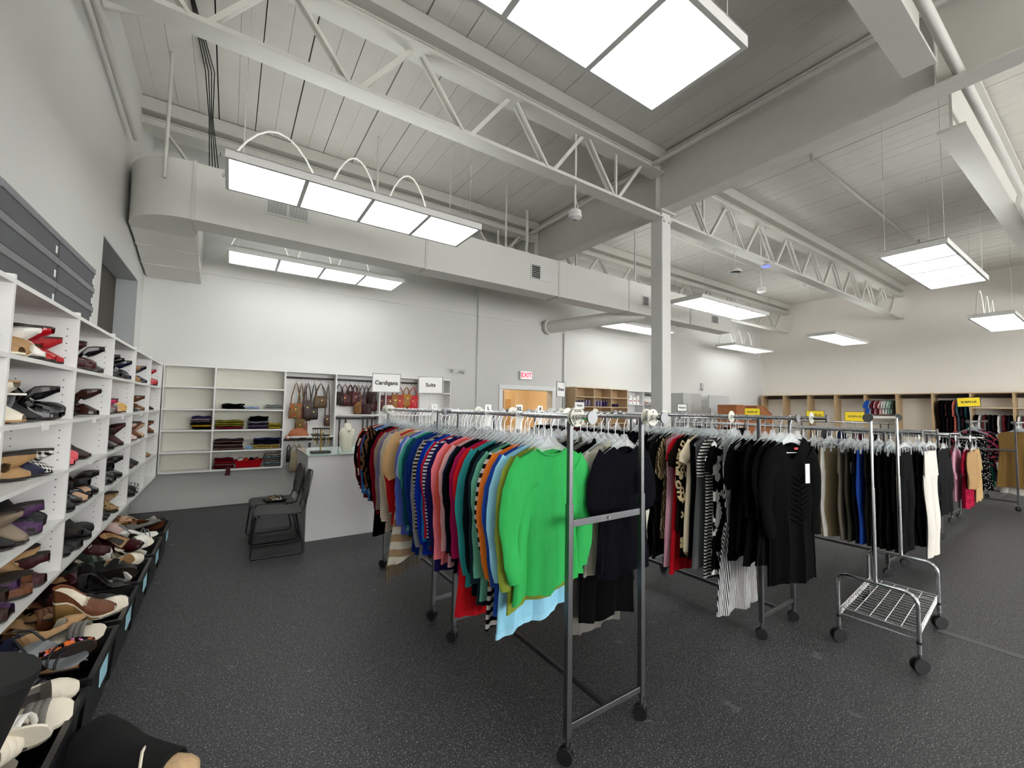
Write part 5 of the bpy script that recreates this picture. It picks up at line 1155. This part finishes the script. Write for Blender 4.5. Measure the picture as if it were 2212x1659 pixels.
# ------------------------------------------------------------------ chrome cart with wire basket
o = T('garment_cart', 'empty chrome garment cart with a wire basket', 'cart', (3.65, .82, 0), 0)
def uframe(x, y0, y1):
    pts = [(x, y0, .11), (x, y0, .38)] + [(x, y0+.07-.07*math.cos(a), .40+.07*math.sin(a)) for a in [PI/2*k/6 for k in range(7)]] + [(x, y1-.07+.07*math.sin(a), .40+.07*math.cos(a)) for a in [PI/2*k/6 for k in range(7)]] + [(x, y1, .38), (x, y1, .11)]
    MB().tube(pts, .0125, 10).build('end_frame', CHROME, o, smooth=True)
    ym = (y0+y1)/2; MB().cyl((x, ym, .47), (x, ym, 1.10), .0135, 10).cyl((x, ym, 1.0), (x, ym, 1.57), .0105, 10).build('upright', CHROME, o, smooth=True)
    for y in (y0, y1): caster(o, x, y, RUBBER, .9, .045); MB().cyl((x, y, .17), (x, y, .185), .0155, 10).build('collar', BLACKM, o, smooth=True)
uframe(0, 0, .42); uframe(.88, .08, .50)
MB().tube([(-.06, .205, 1.575), (.94, .297, 1.575)], .0115, 10).build('top_rail', CHROME, o, smooth=True)
for p in ((-.065, .2045, 1.575), (.945, .2975, 1.575)): MB().tube([(p[0]-.004, p[1], p[2]), (p[0]+.004, p[1], p[2])], .03, 16).build('end_cap', STEELBAR, o, smooth=True)
m = MB(); ya = lambda x: .0+.08*x/.88
zb = .235
for z, e in ((zb, 0), (zb-.045, 0)):
    m.tube([(0.012, .01, z), (.868, .088, z), (.868, .49, z), (.012, .41, z), (.012, .01, z)], .0045, 6)
for k in range(15):
    x = .06+.055*k; y0 = .01+.09*x; m.tube([(x, y0, zb-.045), (x, y0, zb-.004), (x, y0+.40, zb-.004), (x, y0+.40, zb-.045)], .0026, 5)
for k in range(1, 5): m.tube([(.012, .01+.08*k, zb), (.868, .088+.08*k, zb)], .003, 5)
for k in range(18):
    x = .03+.047*k; y0 = .01+.09*x
    for dy in (0, .40): m.tube([(x, y0+dy, zb-.045), (x+.0235, y0+dy+.002, zb), (x+.047, y0+dy+.004, zb-.045)], .0022, 4)
m.build('wire_basket', M('white chrome wire', '#e2e4e6', .2, .7), o)

FRAMEG = M('grey sign frame', '#85868a', .4, .3)
# ------------------------------------------------------------------ signs
def sign(label, x, y, z, w, h, s, size, rz=0, frame=FRAMEG, face=PAPER, stem=None, tilt=0, bold=.0015, name='rack_sign'):
    o = T(name, label, 'sign', (x, y, z), (0, tilt, rz)); e = .008
    m = MB(); m.box(-w/2, w/2, -.004, .004, h/2-e, h/2).box(-w/2, w/2, -.004, .004, -h/2, -h/2+e).box(-w/2, -w/2+e, -.004, .004, -h/2+e, h/2-e).box(w/2-e, w/2, -.004, .004, -h/2+e, h/2-e)
    m.build('frame', frame, o); box('card', face, o, -w/2+e, w/2-e, -.002, .003, -h/2+e, h/2-e)
    if stem: MB().cyl((0, .006, -stem), (0, .006, -h/2), .005, 8).build('stem', STEELBAR if face is YELLOW else PAPER, o, smooth=True)
    text(s, size, INK, o, (0, -.0030, 0), (PI/2, 0, 0), bold=bold)
    return o
sign('white framed sign reading Cardigans', 1.36, 4.40, 1.835, .29, .20, 'Cardigans', .058, -.25, stem=.27)
sign('white framed sign reading Suits', 1.855, 4.40, 1.835, .27, .19, 'Suits', .058, -.3, tilt=-.02, stem=.27)
sign('white framed sign reading Dresses seen at an angle', 3.60, 4.22, 1.85, .27, .20, 'Dresses', .058, .45, stem=.28)
sign('small white sign reading Pants', 3.95, 4.24, 1.645, .15, .10, 'Pants', .035, -.3)
sign('small white framed sign reading Blouses', 6.05, 4.1, 1.65, .16, .12, 'Blouses', .036, -.6, frame=BLACKM, stem=.2)
Y_ = dict(frame=BLACKM, face=YELLOW)
sign('yellow sign reading SURPLUS above the wooden slanted displays', 8.65, 4.3, 1.60, .28, .16, 'SURPLUS', .045, -1.0, stem=.15, **Y_)
sign('yellow sign reading SURPLUS between the black dress rail and cart', 11.7, 4.35, 1.55, .36, .22, 'SURPLUS', .06, -1.1, stem=.25, **Y_)
sign('yellow sign reading SURPLUS just beside the cart rail', 11.6, 3.55, 1.54, .36, .22, 'SURPLUS', .06, -1.15, stem=.2, **Y_)
sign('large yellow sign reading SURPLUS above the floral clothes', 11.12, 1.72, 1.85, .30, .17, 'SURPLUS', .05, -1.25, stem=.35, tilt=-.05, **Y_)

# exit sign, emergency light, wall bits
o = T('exit_sign', 'lit red and white EXIT sign above the doorway', 'exit sign', (5.74, YB, 2.36))
box('housing', M('exit housing', '#dcdcdc', .5), o, -.17, .17, -.06, -.001, -.10, .10, bevel=.01); box('face', EXITW, o, -.15, .15, -.064, -.060, -.085, .085)
text('EXIT', .155, EXITR, o, (0, -.066, 0), (PI/2, 0, 0), bold=.004, sx=.95)
o = T('emergency_light', 'white emergency light high on the back wall beside the bag shelves', 'emergency light', (3.98, YB, 2.36))
box('base', WALLM, o, -.10, .10, -.05, -.001, -.03, .03, bevel=.01)
for s in (-1, 1): MB().tube([(s*.06, -.05, .0), (s*.10, -.10, -.01), (s*.12, -.13, -.02)], [.03, .045, .05], 12).build('lamp_head', WALLM, o, smooth=True)
o = T('wall_switch_box', 'small white box on the back wall above the grey cabinet doors', 'switch box', (12.9, YB, 2.42)); box('body', GREYC, o, -.07, .07, -.05, -.001, -.1, .1, bevel=.01); box('lens', SILVER, o, -.03, .03, -.06, -.05, -.15, -.1)

# ------------------------------------------------------------------ wooden cubbies
o = T('wooden_cubby_unit', 'tall maple cubby unit beside the doorway', 'cubby unit', (7.02, 7.66, 0)); W, D, H = 1.86, .355, 2.14
for x in (0, .62, 1.24, 1.86): box('upright', WOODF if x else WOOD, o, x-.010, x+.010, 0, D, 0, H)
for z in (.02, .45, .88, 1.24, 1.655, 1.90, 2.13): 
    for k in range(3): box('shelf', WOODF, o, .62*k+.010, .62*(k+1)-.010, 0, D-.01, z-.01, z+.01)
box('back_panel', WOOD, o, 0, W, D-.009, D, 0, H)
GLP = M('purple glass', '#2c1650', .12, spec=.8); GLC = M('smoky glass', '#8a7ea0', .1, spec=.9)
def glass(x, y, z, mat, label, group, h=.13):
    o = T('drinking_glass', label, 'glass', (x, y, z), 0, group)
    MB().lathe([(.001, .004), (.028, .002), (.03, .006), (.034, h), (.031, h), (.027, .012), (.001, .010)], n=10).build('tumbler', mat, o, smooth=True)
gp = None
for c in range(3):
    for r_ in range(2):
        n = (5, 5, 3)[c]
        for k in range(n):
            x = 7.02+.62*c+.09+.10*k; y = 7.72+.12*r_; big = c < 2
            glass(x, y, 1.666, GLP if (k < 3 or c == 2) == (c != 1) or c == 2 else GLC, 'purple drinking glass standing in the maple cubbies' if True else '', 'glasses in the maple cubbies', .15 if big else .08)
WB = M('white cubby', '#e0e0de', .5)
o = T('white_cubby_unit', 'white cubby unit of packets beside the maple cubbies', 'cubby unit', (8.91, 7.70, 0)); W = .68
box('side_panel', WB, o, 0, .015, 0, .3, 0, 2.12); box('side_panel', WB, o, W-.015, W, 0, .3, 0, 2.12); box('back_panel', WB, o, 0, W, .29, .3, 0, 2.12)
for z in (.3, .8, 1.25, 1.74, 2.11): box('shelf', WB, o, .015, W-.015, 0, .29, z-.01, z+.01)
o = T('white_wall_unit', 'white wall unit hung with clear bags of jewellery', 'shelf unit', (9.60, 7.70, 0)); W = .85
box('side_panel', WB, o, 0, .015, 0, .3, 0, 2.12); box('side_panel', WB, o, W-.015, W, 0, .3, 0, 2.12); box('back_panel', M('grey back', '#a8a8a6', .6), o, 0, W, .29, .3, 0, 2.12)
for z in (1.60, 2.11): box('shelf', WB, o, .015, W-.015, 0, .29, z-.01, z+.01)
MB().cyl((.015, .08, 2.03), (W-.015, .08, 2.03), .014, 8).build('rod', ROD, o, smooth=True)
rr = random.Random(9)
for k in range(9):
    o = T('plastic_bag', f'clear bag of jewellery, {ORD[k]} along the white unit rod', 'bag', (9.70+.085*k, 7.78, 2.01), rr.uniform(-.4, .4))
    MB().rings([[(w*math.cos(2*PI*j/10), d*math.sin(2*PI*j/10), z) for j in range(10)] for w, d, z in ((.01, .006, 0), (.03, .015, -.06), (.055, .03, -.14), (.05, .032, -.22), (.015, .012, -.27))]).build('bag', M('milky plastic', '#d9d6d4', .2), o, smooth=True)
    MB().lathe([(.001, -.03), (.03, -.02), (.03, .02), (.001, .03)], (0, -.025, -.2), 8).build('contents', M(('trinket pink', 'trinket rust', 'trinket silver')[k % 3], ('#b5868a', '#a5684a', '#9a9aa0')[k % 3], .4), o, smooth=True)
for z, nm in ((1.751, 'upper'), (1.261, 'lower')):
    for k in range(4):
        o = T('packet', f'white packet with a red mark, {ORD[k]} on the {nm} white cubby shelf', 'packet', (9.0+.15*k, 7.80, z), rr.uniform(-.3, .3))
        box('pouch', PAPER, o, -.055, .055, -.03, .03, 0, .2+.05*(k % 2), bevel=.015); box('printed_band', M('packet red', '#a83a4a', .5), o, -.03, .03, -.032, -.0305, .08, .11)
# grey storage cabinets right of the column
o = T('grey_cabinet', 'pale grey storage cabinet with its door ajar behind the column', 'cabinet', (11.25, 7.55, 0))
box('body', GREYC, o, 0, .9, .02, .45, 0, 2.13); box('door', M('pale grey door', '#c4c5c5', .5), o, 1.1, 2.25, -.12, -.10, .05, 2.10); box('side_panel', M('pale grey door', '#c4c5c5', .5), o, -.05, .35, 0, .02, .02, 2.11); box('shelf', WB, o, .9, 1.3, .05, .45, 1.75, 1.77); box('shelf', WB, o, .9, 1.3, .05, .45, 1.95, 1.97); box('back_panel', WB, o, .9, 2.3, .43, .45, 0, 2.13); box('handle', SILVER, o, 1.13, 1.15, -.14, -.12, 1.5, 1.7)
# slanted brown displays
for k, (x, lb) in enumerate(((10.78, 'next to the grey cabinet'), (11.80, 'nearer the cream wall'))):
    o = T('slanted_display', f'brown wooden display with a slanted top {lb}', 'display stand', (x, 5.75, 0))
    MB().prism([(0, 0), (0, 1.76), (.30, 1.765), (.98, 1.47), (.98, 0)], 0, .5, 'y').build('body', BROWNW, o)
    MB().rings([[(-.01, -.012, 1.762), (.305, -.012, 1.767), (1.0, -.012, 1.466), (1.0, -.012, 1.478), (.305, -.012, 1.782), (-.01, -.012, 1.777)], [(-.01, .512, 1.762), (.305, .512, 1.767), (1.0, .512, 1.466), (1.0, .512, 1.478), (.305, .512, 1.782), (-.01, .512, 1.777)]]).build('slanted_top', M('brown wood top', '#b0703f', .45, var=.15, vscale=10), o)

# ------------------------------------------------------------------ maple closets along the cream wall
XCF = 16.5; yy = [7.85+.02, 7.11, 6.34, 5.57, 4.79, 4.03, 3.26, 2.52, 1.77, 1.02]
CLN = ['in the corner', 'second from the corner', 'third from the corner', 'fourth from the corner', 'of small shirts', 'past the small shirts', 'of dark clothes', 'behind the large yellow sign', 'beyond the large yellow sign']
for k in range(9):
    a, b = yy[k+1], yy[k]; o = T('wall_closet', f'open maple wall closet {CLN[k]}', 'closet', (XCF, a, 0)); W, D, H = b-a, XR-.01-XCF, 2.23
    box('side_panel', WOOD, o, 0, D, 0, .02, 0, H); box('side_panel', WOOD, o, 0, D, W-.022, W-.001, 0, H); box('top_panel', WOODF, o, 0, D, .02, W-.022, H-.025, H)
    box('back_panel', M('cream board', '#f0ebe2', .7), o, D-.012, D, .02, W-.022, 0, H-.025)
    MB().cyl((D*.5, .02, H-.10), (D*.5, W-.022, H-.10), .016, 8).build('rod', ROD, o, smooth=True)
    box('rail_panel', M('dark rail strip', '#5a4a40', .6), o, D-.03, D-.012, .02, W-.022, H-.14, H-.03)
    if k > 6: box('shelf', WOODF, o, 0, D-.012, .02, W-.022, 1.80, 1.83)
kid = [('blue', '#1f4a9c'), ('grey', '#9a9aa0'), ('burgundy', '#5a1424'), ('dusty pink', '#c08a94'), ('striped maroon', '#7a2430'), ('light pink', '#d8b0ac'), ('white', '#dcdcd8'), ('off white', '#cfd0cc'), ('pale mint', '#b2d2c2'), ('sage', '#8fa898'), ('charcoal', '#3a4040')]
for k, (n, c) in enumerate(kid):
    y = 4.72-.062*k; garment('child_shirt', f'{n} small shirt in the closet of small shirts', 'shirt', (XCF+.06+(.2 if k else 0), y, 2.13), -.2, F(c), L=.52, W=.16, SL=.2, sl='short', seed=500+k, th=.02, top=.08)
dk = [('dark brown', '#2a1a14'), ('black', '#121012'), ('dark floral', '#1c1418'), ('ink', '#14141c'), ('salmon', '#c4685a'), ('blue grey', '#3c5260'), ('black print', '#201a20'), ('deep teal', '#143038')]
for k, (n, c) in enumerate(dk):
    y = 3.12-.075*k; garment('dress', f'{n} long garment in the closet of dark clothes', 'dress', (XCF+.25, y, 2.13), -.15, F(c, 'blotch', '#4a2a30', 20) if 'print' in n or 'floral' in n else F(c), L=1.3 if k < 4 else 1.15, W=.2, SL=.4, sl='long', seed=520+k, top=.08)
for k in range(16):
    c = ('#1c181a', '#d8d4d0', '#5a1a24', '#26262c')[k % 4]
    garment('hanging_blouse', f'{("black", "white", "wine", "slate")[k % 4]} hanging top, {ORD[k]} under the far shelf of the wall closets', 'top', (XCF+.25, 2.45-.085*k, 1.74), -.1, F(c), L=.8, W=.2, SL=.4, sl='long', seed=540+k, top=.08)

# ------------------------------------------------------------------ lights, camera, world
for o in (hp, hc):              # prototypes leave the scene, their copies stay
    for c in KIDS[o.name]: bpy.data.objects.remove(c)
for o in (hp, hc): bpy.data.objects.remove(o)
bpy.context.view_layer.update(); dg = bpy.context.evaluated_depsgraph_get()
for o in [x for x in COL.objects if x.type == 'FONT']:      # lettering becomes plain mesh
    me = bpy.data.meshes.new_from_object(o.evaluated_get(dg)); n = bpy.data.objects.new('lettering', me); COL.objects.link(n)
    n.parent = o.parent; n.location = o.location; n.rotation_euler = o.rotation_euler; n.scale = o.scale; bpy.data.objects.remove(o)
w = bpy.data.worlds.new('World'); sc.world = w; w.use_nodes = True
w.node_tree.nodes['Background'].inputs[0].default_value = (1, .99, .97, 1); w.node_tree.nodes['Background'].inputs[1].default_value = 7.5
yaw, pit, rol, fpx = math.radians(33.82), math.radians(3.222), math.radians(1.03), 908.15
f = V((math.sin(yaw)*math.cos(pit), math.cos(yaw)*math.cos(pit), math.sin(pit))); rt = V((math.cos(yaw), -math.sin(yaw), 0)); up = rt.cross(f)
r2 = rt*math.cos(rol)+up*math.sin(rol); u2 = up*math.cos(rol)-rt*math.sin(rol)
cam = bpy.data.cameras.new('Camera'); co = bpy.data.objects.new('Camera', cam); COL.objects.link(co)
cam.sensor_width = 36; cam.lens = fpx/2212*36; cam.clip_start = .05; cam.clip_end = 100
mt = Matrix((r2, u2, -f)).transposed().to_4x4(); mt.translation = V((0, 0, 1.6)); co.matrix_world = mt
sc.camera = co
sc.view_settings.view_transform = 'Standard'; sc.view_settings.look = 'None'; sc.view_settings.gamma = 1; sc.view_settings.use_curve_mapping = False
sc.view_settings.exposure = 0.22
cy = sc.cycles; cy.use_denoising = True; cy.max_bounces = 9; cy.diffuse_bounces = 5; cy.adaptive_threshold = .2; cy.glossy_bounces = 3; cy.transparent_max_bounces = 10; cy.transmission_bounces = 3; cy.sample_clamp_indirect = 6; cy.caustics_reflective = False; cy.caustics_refractive = False
